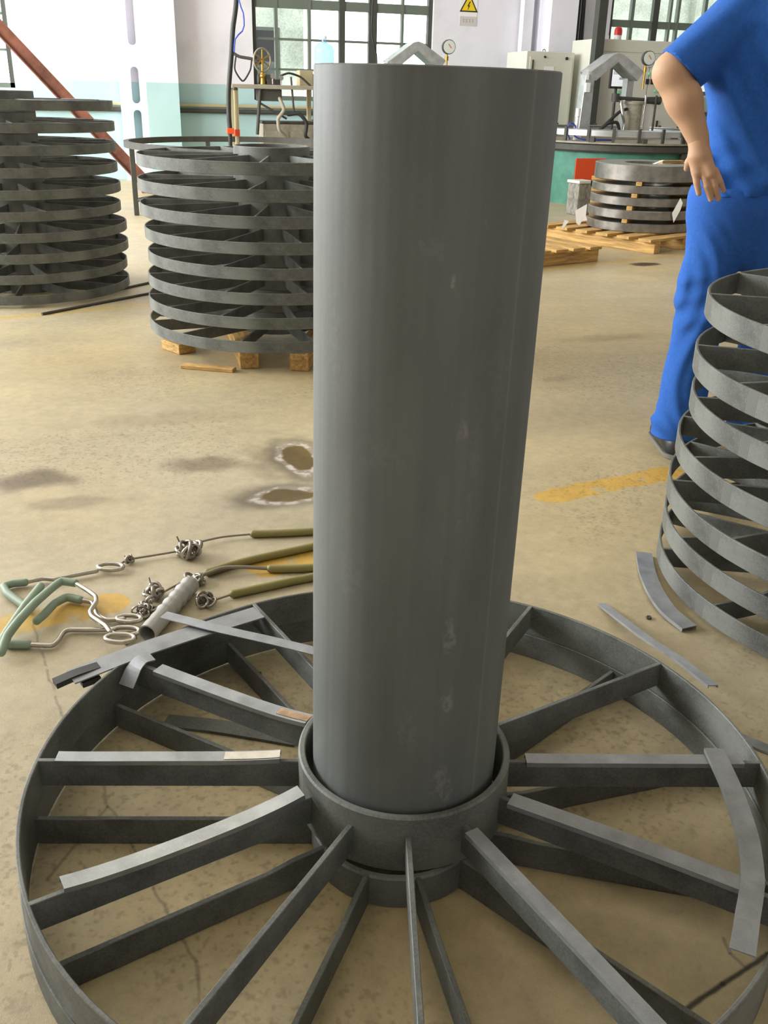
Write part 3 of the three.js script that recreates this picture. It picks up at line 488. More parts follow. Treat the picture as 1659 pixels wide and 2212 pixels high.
  const head = (p) => {
    let d = smin(ell(p, [0, 1.715, 0.008], [0.074, 0.098, 0.096]), ell(p, [0, 1.665, -0.03], [0.060, 0.075, 0.062]), 0.04);
    d = smin(d, cap(p, [0, 1.50, 0.012], [0, 1.62, 0.0], 0.060, 0.054), 0.03);
    d = smin(d, cap(p, [0, 1.705, -0.092], [0, 1.668, -0.108], 0.010, 0.014), 0.016);                                   // nose
    for (const s of [-1, 1]) { d = smin(d, ell(p, [s * 0.078, 1.69, 0.012], [0.012, 0.032, 0.020]), 0.008); d = Math.max(d, -ell(p, [s * 0.031, 1.708, -0.094], [0.018, 0.010, 0.012])); d = smin(d, ell(p, [s * 0.031, 1.708, -0.079], [0.013, 0.011, 0.012]), 0.004); }
    d = smin(d, ell(p, [0, 1.640, -0.086], [0.024, 0.007, 0.010]), 0.006); return d;
  };
  const LEG = [[-0.092, 0.90, 0.0], [-0.108, 0.55, -0.012], [-0.138, 0.09, 0.006]], LEG2 = [[0.100, 0.90, 0], [0.128, 0.50, -0.015], [0.150, 0.09, 0.0]];
  const body = (p) => {
    let d = Math.max(torso(p, -0.03), 0.84 - p[1], p[1] - 1.55); d = smin(d, cap(p, [-0.14, 1.44, 0], [0.14, 1.44, 0], 0.05, 0.05), 0.05); d = smin(d, head(p), 0.03);
    d = smin(d, armSkin(p), 0.02); d = smin(d, armSkin(mir(p)), 0.02);
    for (const q of [LEG, LEG2]) { d = smin(d, cap(p, q[0], q[1], 0.080, 0.056), 0.03); d = smin(d, cap(p, q[1], q[2], 0.056, 0.040), 0.02); d = smin(d, cap(p, q[2], [q[2][0], 0.05, -0.08], 0.036, 0.03), 0.02); }
    return d;
  };
  const wave = (x) => Math.sin(x) + 0.5 * Math.sin(2.3 * x + 1);
  const sleeveCut = (p) => { const dx = EL[0] - SH[0], dy = EL[1] - SH[1] - 0.06, l = Math.hypot(dx, dy); return ((p[0] + 0.328) * dx + (p[1] - 1.297) * dy) / l; };
  const shirtSleeve = (p) => Math.max(cap(p, [-0.150, 1.43, 0.0], [-0.342, 1.272, 0.092], 0.090, 0.084) + 0.004 * wave(30 * (p[0] * 0.7 - p[1] * 0.7) + 12 * p[2]), sleeveCut(p));
  const shirt = (p) => {
    let d = torso(p, 0.004) + 0.010 * wave(15 * p[0] + 21 * p[1] + 3 * Math.sin(6 * p[0] + 1)) * smooth(1.42, 1.2, p[1]) + 0.007 * wave(24 * p[1] - 18 * p[0]) * smooth(1.12, 0.96, p[1]);
    d = smin(d, cap(p, [-0.15, 1.44, 0], [0.15, 1.44, 0], 0.065, 0.065), 0.05);
    d = smin(d, Math.min(shirtSleeve(p), shirtSleeve(mir(p))), 0.03);
    d = Math.max(d, 0.925 + 0.006 * Math.sin(9 * p[0]) - p[1], p[1] - 1.555); return d;
  };
  const trousers = (p) => {
    let d = 9; for (const q of [LEG, LEG2]) {
      let l = smin(cap(p, q[0], q[1], 0.112, 0.078), cap(p, q[1], [q[2][0], 0.05, q[2][2]], 0.080, 0.088), 0.05);
      const u = p[0] - q[1][0]; l += 0.0045 * wave(13 * p[1] + 52 * u + 5 * Math.sin(7 * p[1])) * smooth(0.90, 0.75, p[1]) * smooth(0.05, 0.16, p[1]) + 0.004 * wave(34 * p[1] - 20 * u) * smooth(0.70, 0.60, p[1]) * smooth(0.38, 0.5, p[1]) + 0.004 * wave(46 * p[1] + 12 * u) * smooth(0.24, 0.12, p[1]); d = smin(d, l, 0.03);
    }
    d = smin(d, ell(p, [0, 0.90, 0], [0.178, 0.15, 0.130]), 0.06); d = smin(d, cap(p, [-0.05, 0.76, 0], [0.05, 0.76, 0], 0.072, 0.072), 0.06); return Math.max(d, p[1] - 0.945, 0.068 - p[1]);
  };
  const [hx, hz] = toHall(1.17, -2.0);
  const person = thing('person', 'worker in blue short-sleeved shirt and blue trousers, hand on hip', 'person', [hx, 0, hz], -TURN);
  const arms = surface(hand, [-0.34, 0.90, 0.02], [-0.12, 1.12, 0.24], 72);
  const flip = arms.clone().applyMatrix4(new THREE.Matrix4().makeScale(-1, 1, 1)); { const ix = flip.index.array; for (let i = 0; i < ix.length; i += 3) { const t = ix[i]; ix[i] = ix[i + 1]; ix[i + 1] = t; } }
  const headG = surface(head, [-0.13, 1.48, -0.16], [0.13, 1.86, 0.16], 90);
  part(person, 'body', mergeGeometries([surface(body, [-0.46, -0.02, -0.30], [0.46, 1.86, 0.30], 130), arms, flip, headG]), M.skin);
  part(person, 'shirt', surface(shirt, [-0.46, 0.84, -0.24], [0.46, 1.60, 0.26], 110), M.shirt, 'blue short-sleeved work shirt');
  part(person, 'trousers', surface(trousers, [-0.32, 0.03, -0.24], [0.34, 1.02, 0.24], 120), M.trousers, 'creased blue work trousers');
  part(person, 'hair', surface((p) => Math.max(smin(ell(p, [0, 1.735, 0.018], [0.084, 0.094, 0.100]), ell(p, [0, 1.68, 0.06], [0.066, 0.07, 0.058]), 0.03), 1.64 - p[1], Math.min(1.755 - p[1], -0.035 - p[2])), [-0.12, 1.60, -0.12], [0.12, 1.86, 0.16], 64), M.hair);
  for (const q of [LEG, LEG2]) {
    const x = q[2][0] * 0.96, o = Math.sign(x) * 0.004;
    const f = (p) => { const s = [x + (p[0] - x), p[1], p[2]]; let d = smin(cap(s, [x, 0.042, 0.052], [x + o, 0.036, -0.150], 0.050, 0.046), cap(s, [x, 0.07, 0.02], [x + o * 0.4, 0.058, -0.06], 0.050, 0.046), 0.03); return Math.max(d, 0.014 - p[1]); };
    const shoe = part(person, 'shoe', surface(f, [x - 0.12, -0.03, -0.24], [x + 0.12, 0.16, 0.14], 64), M.shoe);
    const sole = (p) => Math.max(cap([p[0], 0.03, p[2]], [x, 0.03, 0.052], [x + o, 0.03, -0.150], 0.054, 0.050), 0.001 - p[1], p[1] - 0.017);
    part(shoe, 'sole', surface(sole, [x - 0.12, -0.03, -0.24], [x + 0.12, 0.06, 0.14], 64), M.soleGrey);
  }
  part(person, 'pen', at(rbox(0.008, 0.03, 0.006, 0.002), 0.175, 0.925, 0.150, 0.2, 0, -0.5), M.paper, 'small white tag at the hip pocket');
}

// ------------------------------------------------------------------ pallets and coils of steel strip
function pallet(label, x, z, turn, w = 1.1, d = 0.9, h = 0.125) {   // planks along x on three bearers
  const t = thing('wooden_pallet', label, 'pallet', [x, 0, z], turn);
  for (const zz of [-0.4, 0, 0.4]) part(t, 'bearer', rbox(w, 0.098, 0.085, 0.006, 0, 0.049, zz * d), M.wood);
  for (let i = 0; i < 6; i++) part(t, 'plank', rbox(0.13, 0.024, d, 0.004, -w / 2 + 0.065 + i * (w - 0.13) / 5, 0.0985 + 0.0125, 0), M.wood);
  return t;
}
pallet('wooden pallet carrying the coils of steel strip', 4.32, -6.76, 2.007, 1.25, 1.1);
pallet('empty wooden pallet in front of the loaded one', 2.87, -5.88, 0.30, 1.05, 0.72);
{
  const cx = 4.46, cz = -6.80, prof = (r0, r1, h) => uvLathe(lathe([[r0, 0], [r1 - 0.004, 0], [r1, 0.004], [r1, h - 0.004], [r1 - 0.004, h], [r0, h], [r0, 0]], 96), r1);
  const rows = [[0.485, 0.075, 0.0, 0.0], [0.48, 0.075, -0.01, 0.01], [0.475, 0.072, 0.005, -0.01], [0.48, 0.066, 0.01, 0.0], [0.475, 0.135, 0.015, 0.005]];
  let y = 0.1245; const names = ['lowest', 'second', 'third', 'fourth', 'topmost and thickest'];
  rows.forEach(([r, h, dx, dz], k) => {
    const c = thing('steel_coil', `flat coil of shiny steel strip on the pallet, ${names[k]} of five`, 'coil', [cx + dx, y, cz + dz], rr(0, 6), 'coils of steel strip');
    part(c, 'winding', prof(0.21, r, h), M.coil); part(c, 'loose_end', at(rbox(0.16, h * 0.8, 0.003, 0.001), 0.03, h / 2, r + 0.006, 0, 0.06, 0), M.coil); y += h;
    if (k < 4) { for (let i = 0; i < 4; i++) { const a = i * Math.PI / 2 + 0.75 + k * 0.06, q = r - 0.115; single('wood_spacer', rbox(0.235, 0.034, 0.05, 0.003, 0, 0.017, 0), M.wood, `pale wooden spacer between the ${['lowest and second', 'second and third', 'third and fourth', 'fourth and topmost'][k]} coils`, 'spacer', [cx + Math.cos(a) * q, y, cz - Math.sin(a) * q], a, 'wooden spacers between coils'); } y += 0.0345; }
  });
  const tag = (label, P, pts, ry) => { const s = new THREE.Shape(pts.map((p) => new THREE.Vector2(...p))); const g = new THREE.ExtrudeGeometry(s, { depth: 0.001, bevelEnabled: false }); const pos = g.attributes.position; for (let i = 0; i < pos.count; i++) pos.setZ(i, pos.getZ(i) + 0.8 * pos.getX(i) * pos.getX(i)); g.computeVertexNormals(); single('paper_tag', g, M.paper, label, 'tag', P, ry); };
  single('wood_spacer', rbox(0.26, 0.025, 0.05, 0.003, 0, 0.0125, 0), M.wood, 'yellowish stick lying on top of the coils', 'spacer', [4.66, 0.6862, -6.72], 0.2);
  tag('white pointed paper tag hanging on the side of the coils', [4.50, 0.24, -6.285], [[-0.035, 0.06], [-0.01, -0.02], [0.035, 0.09], [0.045, 0.15], [0.02, 0.19]], -0.3);
  tag('torn white paper tag at the corner of the loaded pallet', [3.84, 0.16, -6.80], [[-0.05, 0.11], [0.05, 0.17], [0.05, 0.07], [0.065, 0.03], [0.02, 0.02], [0.0, -0.02], [-0.03, 0]], -0.35);
  tag('small white paper scrap on the edge of the loaded pallet', [3.66, 0.128, -6.75], [[-0.02, 0.0], [0.0, 0.07], [0.04, 0.06], [0.0, 0.0]], -0.3);
  single('paper_slip', new THREE.BoxGeometry(0.12, 0.001, 0.03).rotateZ(0.25).translate(0, 0.02, 0), M.paper, 'curled white slip lying on top of the coils', 'tag', [4.42, 0.6862, -6.55], 0.3);
}

// ------------------------------------------------------------------ columns, wall pipes, warning sign
function column(x, label) {                                        // a solid pier with a slotted web at its left
  const t = thing('concrete_column', label, 'column', [x, 0, HALL.z0]);
  const slotted = (y0, y1, slots) => { const sh = new THREE.Shape([[-0.34, y0], [0, y0], [0, y1], [-0.34, y1]].map((p) => new THREE.Vector2(...p))); for (const [a, b] of slots) { const h = new THREE.Path(); h.absarc(-0.13, b - 0.055, 0.055, 0, Math.PI, false); h.lineTo(-0.185, a + 0.055); h.absarc(-0.13, a + 0.055, 0.055, Math.PI, 2 * Math.PI, false); h.lineTo(-0.075, b - 0.055); sh.holes.push(h); } return uvBox(new THREE.ExtrudeGeometry(sh, { depth: 0.14, bevelEnabled: false, curveSegments: 10 }).translate(0, 0, 0.06)); };
  part(t, 'pier', span(0, 0.43, 1.27, HALL.top, 0.001, 0.42), M.wallWhite); part(t, 'painted_dado', span(0, 0.43, 0, 1.27, 0.001, 0.42), M.wallCyan);
  part(t, 'slotted_web', slotted(0, HALL.top, [[0.5, 0.92], [1.0, 1.46], [1.72, 2.75], [2.95, 4.0]]), M.wallWhite, 'web with long round-ended slots'); return t;
}
column(0.42, 'white concrete column with slotted web, left of the valve bench');
column(6.30, 'white concrete column behind the grey cabinets');
const zPipe = HALL.z0 + 0.05;
single('wall_pipe', bar([-1.2, 0.99, zPipe], [0.075, 0.99, zPipe], 0.024, 12), M.beige, 'beige pipe along the dado between window and column', 'pipe');
single('wall_pipe', bar([0.86, 0.99, zPipe], [5.9, 0.99, zPipe], 0.024, 12), M.beige, 'beige pipe along the dado behind the valve bench', 'pipe');
single('wall_pipe', bar([-1.2, 0.92, zPipe], [0.075, 0.92, zPipe], 0.030, 12), M.darkIron, 'grey pipe below the beige one, beside the window', 'pipe');
single('wall_pipe', bar([0.86, 0.92, zPipe], [5.9, 0.92, zPipe], 0.030, 12), M.darkIron, 'grey pipe below the beige one, behind the valve bench', 'pipe');
{
  const t = thing('warning_sign', 'yellow triangular high voltage sign over a small grey plate on the white wall', 'sign', [5.16, 2.15, HALL.z0 + 0.002]);
  const tri = (r, d, z, m, n) => { const sh = new THREE.Shape([[0, r], [-r * 0.866, -r / 2], [r * 0.866, -r / 2]].map((p) => new THREE.Vector2(...p))); part(t, n, new THREE.ExtrudeGeometry(sh, { depth: d, bevelEnabled: false }).translate(0, 0.265, z), m); };
  std('signYellow', { color: '#f2cf1c', roughness: 0.5 }); std('signPlate', { color: '#cfcac6', roughness: 0.7 }); std('signInk', { color: '#8d8a88', roughness: 0.7 });
  part(t, 'backing_plate', span(-0.135, 0.135, 0, 0.44, 0, 0.003), M.paper);
  tri(0.165, 0.002, 0.003, M.black, 'border'); tri(0.13, 0.002, 0.005, M.signYellow, 'yellow_field');
  const bolt = new THREE.Shape([[0.012, 0.075], [-0.022, 0.012], [-0.004, 0.012], [-0.016, -0.045], [0.02, 0.024], [0.002, 0.024], [0.03, 0.075]].map((p) => new THREE.Vector2(...p)));
  part(t, 'lightning_bolt', new THREE.ExtrudeGeometry(bolt, { depth: 0.001, bevelEnabled: false }).translate(-0.004, 0.245, 0.0075), M.black);
  part(t, 'text_plate', span(-0.133, 0.133, 0.003, 0.125, 0.003, 0.006), M.signPlate);
  for (let i = 0; i < 4; i++) part(t, 'faded_character', join([box(0.026, 0.005, 0.001, -0.072 + i * 0.048, 0.085, 0.0065), box(0.005, 0.038, 0.001, -0.075 + i * 0.048, 0.066, 0.0065), box(0.022, 0.005, 0.001, -0.07 + i * 0.048, 0.058, 0.0065)]), M.signInk);
}
// ------------------------------------------------------------------ rusty inclined beam, ring stand
{
  const t = thing('inclined_beam', 'rusty brown steel beam sloping to the floor behind the tallest stack', 'beam', [0, 0, -11.5]);
  const a = [-2.65, 3.36, 0], b = [0.30, 0.045, 0], prof = [[-0.06, -0.075], [-0.06, 0.075], [0.06, 0.075], [0.06, 0.06], [0.012, 0.06], [0.012, -0.06], [0.06, -0.06], [0.06, -0.075]];
  part(t, 'beam', sweep([a, [-1.2, 1.73, 0], b], prof, 4, 0), M.rust); part(t, 'foot_plate', rbox(0.30, 0.012, 0.22, 0.003, 0.33, 0.006, 0), M.rust); part(t, 'prop', rbox(0.12, 3.28, 0.12, 0.004, -2.65, 1.64, 0), M.rust);
}
{
  const cx = 1.25, cz = -9.42, r = 1.31, t = thing('ring_stand', 'big dark steel ring on thin legs behind the eight-wheel stack', 'stand', [cx, 0, cz]);
  part(t, 'ring', uvLathe(lathe([[r - 0.05, 0.64], [r, 0.64], [r, 0.70], [r - 0.05, 0.70], [r - 0.05, 0.64]], 96), r), M.darkIron);
  for (let i = 0; i < 4; i++) { const a = rad(166 + 90 * i), l = part(t, 'leg', rbox(0.05, 0.642, 0.05, 0.004, 0, 0.321, 0), M.darkIron); l.position.set(Math.cos(a) * (r - 0.025), 0, Math.sin(a) * (r - 0.025)); }
  for (let i = 0; i < 4; i++) { const a = rad(166 + 90 * i), b = rad(256 + 90 * i); part(t, 'brace', bar([Math.cos(a) * (r - 0.03), 0.15, Math.sin(a) * (r - 0.03)], [Math.cos(b) * (r - 0.03), 0.15, Math.sin(b) * (r - 0.03)], 0.018, 8), M.darkIron); }
}
// ------------------------------------------------------------------ valve bench with handwheel under the window
{
  const z = -11, t = thing('valve_bench', 'steel bench with handwheel valves, hoses and a boxed pump under the window', 'machine', [1.75, 0, z]);
  part(t, 'table_top', rbox(1.06, 0.045, 0.5, 0.006, 0.04, 1.245, 0), M.machineTan);
  for (const [x, zz] of [[-0.44, 0.2], [0.52, 0.2], [-0.44, -0.2], [0.52, -0.2]]) part(t, 'leg', rbox(0.05, 1.222, 0.05, 0.004, x, 0.611, zz), M.beige);
  part(t, 'pump_box', rbox(0.28, 0.13, 0.22, 0.008, -0.03, 1.155, 0.08), M.darkIron, 'dark pump box hung below the top'); part(t, 'motor', join([at(cyl(0.055, 0.055, 0.2), 0.05, 1.33, 0.05, 0, 0, Math.PI / 2), rbox(0.16, 0.06, 0.14, 0.006, 0.03, 1.298, 0.05)]), M.darkIron);
  const hw = part(t, 'handwheel', at(new THREE.TorusGeometry(0.125, 0.010, 10, 40), -0.10, 1.53, 0.1, 0, 0.5, 0), M.machineTan, 'ring handwheel');
  part(hw, 'wheel_spoke', join([0, 1, 2].map((i) => at(rbox(0.245, 0.016, 0.010, 0.003), -0.10, 1.53, 0.1, 0, 0.5, i * Math.PI / 3 + 0.5))), M.brass);
  part(t, 'valve_stem', join([at(cyl(0.014, 0.014, 0.26), -0.10, 1.27, 0.1), at(cyl(0.03, 0.022, 0.12), -0.10, 1.275, 0.1), at(new THREE.SphereGeometry(0.035, 16, 12), -0.10, 1.36, 0.1)]), M.brass, 'brass valve');
  part(t, 'gauge', join([at(cyl(0.03, 0.03, 0.02), 0.01, 1.36, 0.16, Math.PI / 2), at(cyl(0.008, 0.008, 0.09), 0.01, 1.275, 0.15)]), M.steel);
  part(t, 'gauge', join([at(cyl(0.026, 0.026, 0.02), 0.11, 1.345, 0.16, Math.PI / 2), at(cyl(0.008, 0.008, 0.08), 0.11, 1.275, 0.15)]), M.steel);
  part(t, 'pipe_arm', tube([[-0.44, 1.6, 0.05], [-0.36, 1.56, 0.06], [-0.22, 1.54, 0.08], [-0.13, 1.50, 0.1]], 0.018, 30), M.darkIron);
  part(t, 'hose', tube([[-0.40, 1.58, 0.06], [-0.42, 1.42, 0.06], [-0.33, 1.30, 0.06], [-0.24, 1.42, 0.06], [-0.22, 1.54, 0.08]], 0.010, 40, 8), M.hose);
  part(t, 'hose', tube([[0.12, 1.37, 0.1], [0.22, 1.40, 0.1], [0.36, 1.36, 0.1], [0.5, 1.24, 0.15]], 0.012, 40, 8), M.hose);
  part(t, 'hose', tube([[0.08, 1.12, 0.2], [0.12, 1.0, 0.24], [0.05, 0.9, 0.24], [0.06, 0.78, 0.24], [0.14, 0.7, 0.2]], 0.022, 40, 10), M.machineTan);
  part(t, 'hose', tube([[0.18, 0.95, 0.22], [0.30, 0.96, 0.25], [0.39, 0.86, 0.26], [0.38, 0.72, 0.24], [0.42, 0.68, 0.2]], 0.022, 40, 10), M.hose);
  part(t, 'brace', bar([-0.18, 1.08, 0.2], [0.16, 0.90, 0.2], 0.012, 8), M.darkIron); part(t, 'brace', bar([-0.15, 1.22, 0.2], [-0.2, 0.72, 0.2], 0.020, 8), M.darkIron); part(t, 'brace', bar([0.22, 1.36, 0.2], [0.25, 0.98, 0.2], 0.012, 8), M.darkIron);
  single('parts_box', rbox(0.17, 0.17, 0.14, 0.006, 0, 0.085, 0), M.beige, 'tan cardboard box on the valve bench', 'box', [2.20, 1.268, -11.1], 0.1);
  const c = part(t, 'lower_cabinet', rbox(0.64, 0.84, 0.34, 0.008, 0.20, 0.42, -0.03), M.machineTan, 'low grey steel cabinet built in below'); part(c, 'lid', rbox(0.66, 0.03, 0.36, 0.006, 0.20, 0.857, -0.03), M.darkIron); for (const x of [0.045, 0.355]) part(c, 'cabinet_door', rbox(0.28, 0.72, 0.012, 0.004, x, 0.40, 0.147), M.machineTan);
}
// standpipe and drop hose in front of the bench
{
  const t = thing('drop_hose', 'thick black hose hanging from the ceiling to an orange coupling', 'hose', [0, 0, 0]);
  part(t, 'hose', tube([[1.30, 6.15, -10.6], [1.30, 3.2, -10.4], [1.25, 2.15, -10.05], [1.19, 1.80, -10], [1.165, 1.56, -10], [1.12, 1.21, -10], [1.11, 0.94, -10], [1.115, 0.82, -10]], 0.026, 90, 12), M.hose);
  part(t, 'blue_line', tube([[1.32, 6.15, -10.55], [1.33, 3.0, -10.3], [1.26, 2.12, -9.98], [1.30, 1.95, -9.96], [1.30, 1.80, -9.96], [1.21, 1.71, -9.97], [1.19, 1.58, -9.965]], 0.008, 80, 8), M.blue, 'thin blue air line looping off the hose');
  part(t, 'coupling', rbox(0.075, 0.06, 0.06, 0.008, 1.118, 0.785, -10), M.orange); part(t, 'lower_hose', tube([[1.115, 0.76, -10], [1.11, 0.5, -10], [1.08, 0.2, -9.95], [1.0, 0.023, -9.85], [0.8, 0.023, -9.75]], 0.022, 50), M.hose);
  const s = thing('standpipe', 'beige vertical pipe beside the black hose, orange fitting at its middle', 'pipe', [1.20, 0, -10.05]);
  part(s, 'pipe', cyl(0.022, 0.022, 1.2, 0, 0, 0, 16), M.beige); part(s, 'fitting', cyl(0.032, 0.032, 0.07, 0, 0.73, 0, 16), M.orange); part(s, 'cap', cyl(0.028, 0.02, 0.03, 0, 1.2, 0, 16), M.darkIron); part(s, 'flange', cyl(0.06, 0.06, 0.015, 0, 0, 0, 20), M.darkIron);
}
// water bottle on the window sill side rack
{
  const t = thing('tall_rack', 'narrow grey rack standing before the window under the water bottle', 'rack', [2.72, 0, -12.3]);
  for (const [x, z] of [[-0.18, -0.18], [0.18, -0.18], [-0.18, 0.18], [0.18, 0.18]]) part(t, 'post', rbox(0.03, 1.42, 0.03, 0.002, x, 0.71, z), M.darkIron);
  for (const y of [0.3, 0.85, 1.41]) part(t, 'shelf', rbox(0.42, 0.02, 0.42, 0.002, 0, y, 0), M.darkIron);
  const b = thing('water_bottle', 'large bluish water bottle with white cap seen against the window', 'bottle', [2.72, 1.4205, -12.3]);
  part(b, 'bottle_body', lathe([[0, 0], [0.125, 0], [0.135, 0.02], [0.135, 0.13], [0.128, 0.15], [0.135, 0.17], [0.135, 0.30], [0.10, 0.36], [0.035, 0.39], [0.035, 0.43], [0, 0.43]], 32), M.bottle); part(b, 'cap', cyl(0.038, 0.036, 0.03, 0, 0.431, 0), M.paper);
}
// ------------------------------------------------------------------ rotary machine with press stations
{
  const cx = 6.15, cz = -10.45, r = 1.15, t = thing('rotary_table', 'round turquoise machine base with a dark ring and bright fenced deck', 'machine', [cx, 0, cz]);
  part(t, 'tub', uvLathe(lathe([[0, 0], [r - 0.06, 0], [r - 0.06, 0.62], [0, 0.62]], 96), r), M.turquoise, 'turquoise painted drum');
  part(t, 'dark_ring', uvLathe(lathe([[0, 0.62], [r, 0.62], [r + 0.02, 0.64], [r + 0.02, 0.70], [r, 0.715], [0, 0.715]], 96), r), M.darkIron); part(t, 'deck', uvLathe(lathe([[0, 0.715], [r + 0.04, 0.715], [r + 0.04, 0.735], [0, 0.735]], 96), r), M.machineTan);
  part(t, 'fence_band', lathe([[r - 0.03, 0.80], [r - 0.02, 0.80], [r - 0.02, 0.865], [r - 0.12, 0.875], [r - 0.12, 0.865], [r - 0.03, 0.855]], 96), M.galvanised, 'bright steel fence band');
  for (let i = 0; i < 24; i++) { const a = i / 24 * Math.PI * 2, q = part(t, 'fence_post', rbox(0.025, 0.16, 0.035, 0.003, 0, 0.735 + 0.08, 0), M.darkIron); q.position.set(Math.cos(a) * (r - 0.005), 0, Math.sin(a) * (r - 0.005)); q.rotation.y = -a; }
  for (let i = 0; i < 12; i++) { const a = (i + 0.4) / 12 * Math.PI * 2, q = part(t, 'deck_clamp', rbox(0.08, 0.05, 0.06, 0.004, 0, 0.76, 0), M.darkIron); q.position.set(Math.cos(a) * (r + 0.01), 0, Math.sin(a) * (r + 0.01)); q.rotation.y = -a; }
  part(t, 'rib', rbox(0.05, 0.62, 0.10, 0.004, 0.34, 0.31, Math.sqrt(r * r - 0.34 * 0.34) - 0.03), M.darkIron);
}
function pressStation(label, x, y, z, rich) {
  const t = thing('press_station', label, 'machine', [x, y, z]);
  part(t, 'base_plate', rbox(0.95, 0.03, 0.45, 0.005, 0.02, 0.015, 0), M.machineTan);
  const leg = new THREE.Shape([[-0.42, 0.03], [-0.27, 0.03], [-0.27, 0.72], [-0.35, 0.80], [-0.385, 0.74]].map((p) => new THREE.Vector2(...p)));
  part(t, 'left_column', uvBox(new THREE.ExtrudeGeometry(leg, { depth: 0.14, bevelEnabled: true, bevelSize: 0.005, bevelThickness: 0.005, bevelSegments: 1 }).translate(0, 0, -0.07)), M.galvanised);
  const arch = new THREE.Shape([[-0.36, 0.78], [-0.06, 0.985], [0.0, 1.0], [0.06, 0.985], [0.37, 0.80], [0.30, 0.70], [0.0, 0.905], [-0.28, 0.69]].map((p) => new THREE.Vector2(...p)));
  part(t, 'arched_hood', uvBox(new THREE.ExtrudeGeometry(arch, { depth: 0.30, bevelEnabled: true, bevelSize: 0.006, bevelThickness: 0.006, bevelSegments: 2 }).translate(0, 0, -0.15)), M.galvanised, 'angled pale steel hood');
  const g = part(t, 'pressure_gauge', at(cyl(0.085, 0.085, 0.05, 0, 0, 0, 32), 0.39, 0.955, 0.17, Math.PI / 2), M.darkIron); part(g, 'dial_face', at(cyl(0.076, 0.076, 0.006, 0, 0, 0, 32), 0.39, 0.955, 0.222, Math.PI / 2), M.dial); part(g, 'needle', at(rbox(0.008, 0.06, 0.002, 0.001), 0.395, 0.965, 0.231, 0, 0, 0.7), M.red);
  part(t, 'gauge_stem', join([at(cyl(0.012, 0.012, 0.30), 0.385, 0.60, 0.16), at(cyl(0.022, 0.022, 0.05), 0.385, 0.80, 0.16)]), M.brass);
  part(t, 'cylinder', join([at(cyl(0.115, 0.115, 0.40), 0.33, 0.03, 0.08), at(cyl(0.13, 0.13, 0.03), 0.33, 0.42, 0.08)]), M.machineTan, 'tan steel cylinder');
  part(t, 'guide_plate', rbox(0.09, 0.40, 0.02, 0.003, 0.53, 0.23, 0.12), M.paper, 'white guide plate'); part(t, 'guide_rod', at(cyl(0.014, 0.014, 0.5), 0.44, 0.03, 0.17), M.steel); part(t, 'guide_rod', at(cyl(0.014, 0.014, 0.5), 0.60, 0.03, 0.16), M.darkIron);
  part(t, 'right_column', rbox(0.10, 0.75, 0.12, 0.006, 0.31, 0.405, -0.09), M.galvanised);
  part(t, 'cross_handle', join([at(cyl(0.04, 0.05, 0.20), 0.48, 0.47, 0.12, 0, 0, -Math.PI / 2), at(cyl(0.05, 0.05, 0.10), 0.02, 0.44, 0.14), bar([0.05, 0.49, 0.14], [0.62, 0.47, 0.12], 0.022, 10)]), M.darkIron);
  if (rich) {
    part(t, 'switch_box', rbox(0.06, 0.11, 0.03, 0.004, -0.36, 0.60, 0.09), M.paper); part(t, 'label_strip', rbox(0.03, 0.12, 0.004, 0.001, -0.365, 0.75, 0.08), M.paper);
    part(t, 'hose', tube([[-0.22, 0.05, 0.15], [-0.05, 0.22, 0.18], [0.1, 0.33, 0.16], [0.2, 0.36, 0.14]], 0.020, 40), M.hose); part(t, 'hose', tube([[-0.25, 0.05, 0.2], [-0.1, 0.18, 0.22], [0.05, 0.20, 0.2], [0.1, 0.10, 0.2], [0.12, 0.04, 0.2]], 0.020, 40), M.hose);
    part(t, 'hose', tube([[0.1, 0.45, 0.15], [0.12, 0.3, 0.2], [0.16, 0.2, 0.2], [0.16, 0.06, 0.2]], 0.024, 40), M.steel);
  }
  return t;
}
pressStation('press station with arched hood, hoses and gauge on the turquoise machine', 6.08, 0.7355, -10.6, true);
{ const b = thing('machine_plinth', 'plain grey plinth carrying the press station behind the pipe', 'plinth', [3.70, 0, -11.4]); part(b, 'plinth_body', rbox(1.05, 0.78, 0.6, 0.01, 0, 0.39, 0), M.turquoise); part(b, 'plinth_top', rbox(1.12, 0.026, 0.66, 0.005, 0, 0.794, 0), M.darkIron); }
pressStation('press station with arched hood rising behind the upright pipe, in front of the window', 3.69, 0.8075, -11.4, false);
single('air_line', tube([[5.28, 0.747, -10.0], [5.24, 0.85, -10.02], [5.29, 0.93, -10.03], [5.36, 0.89, -10.03], [5.35, 0.79, -10.02], [5.42, 0.747, -9.92], [5.6, 0.747, -9.86], [5.8, 0.747, -9.9]], 0.010, 60, 8), M.blue, 'blue air line coiled on the rotary machine deck', 'hose');
single('white_cylinder', lathe([[0, 0], [0.03, 0], [0.03, 0.10], [0.022, 0.11], [0.022, 0.26], [0.03, 0.27], [0.03, 0.36], [0, 0.36]], 20), M.paper, 'slim white air cylinder upright on the deck beside the blue line', 'cylinder', [5.40, 0.7355, -10.08]);
{ const t = thing('guard_panel', 'bright orange square panel leaning on the turquoise drum', 'panel', [5.13, 0, -9.12], 0.1); part(t, 'panel', rbox(0.40, 0.26, 0.01, 0.003, 0, 0.45, 0), M.orange); part(t, 'post', rbox(0.03, 0.56, 0.03, 0.003, -0.17, 0.28, -0.021), M.darkIron); part(t, 'post', rbox(0.03, 0.56, 0.03, 0.003, 0.17, 0.28, -0.021), M.darkIron); part(t, 'foot', rbox(0.4, 0.02, 0.16, 0.003, 0, 0.01, -0.02), M.darkIron); }
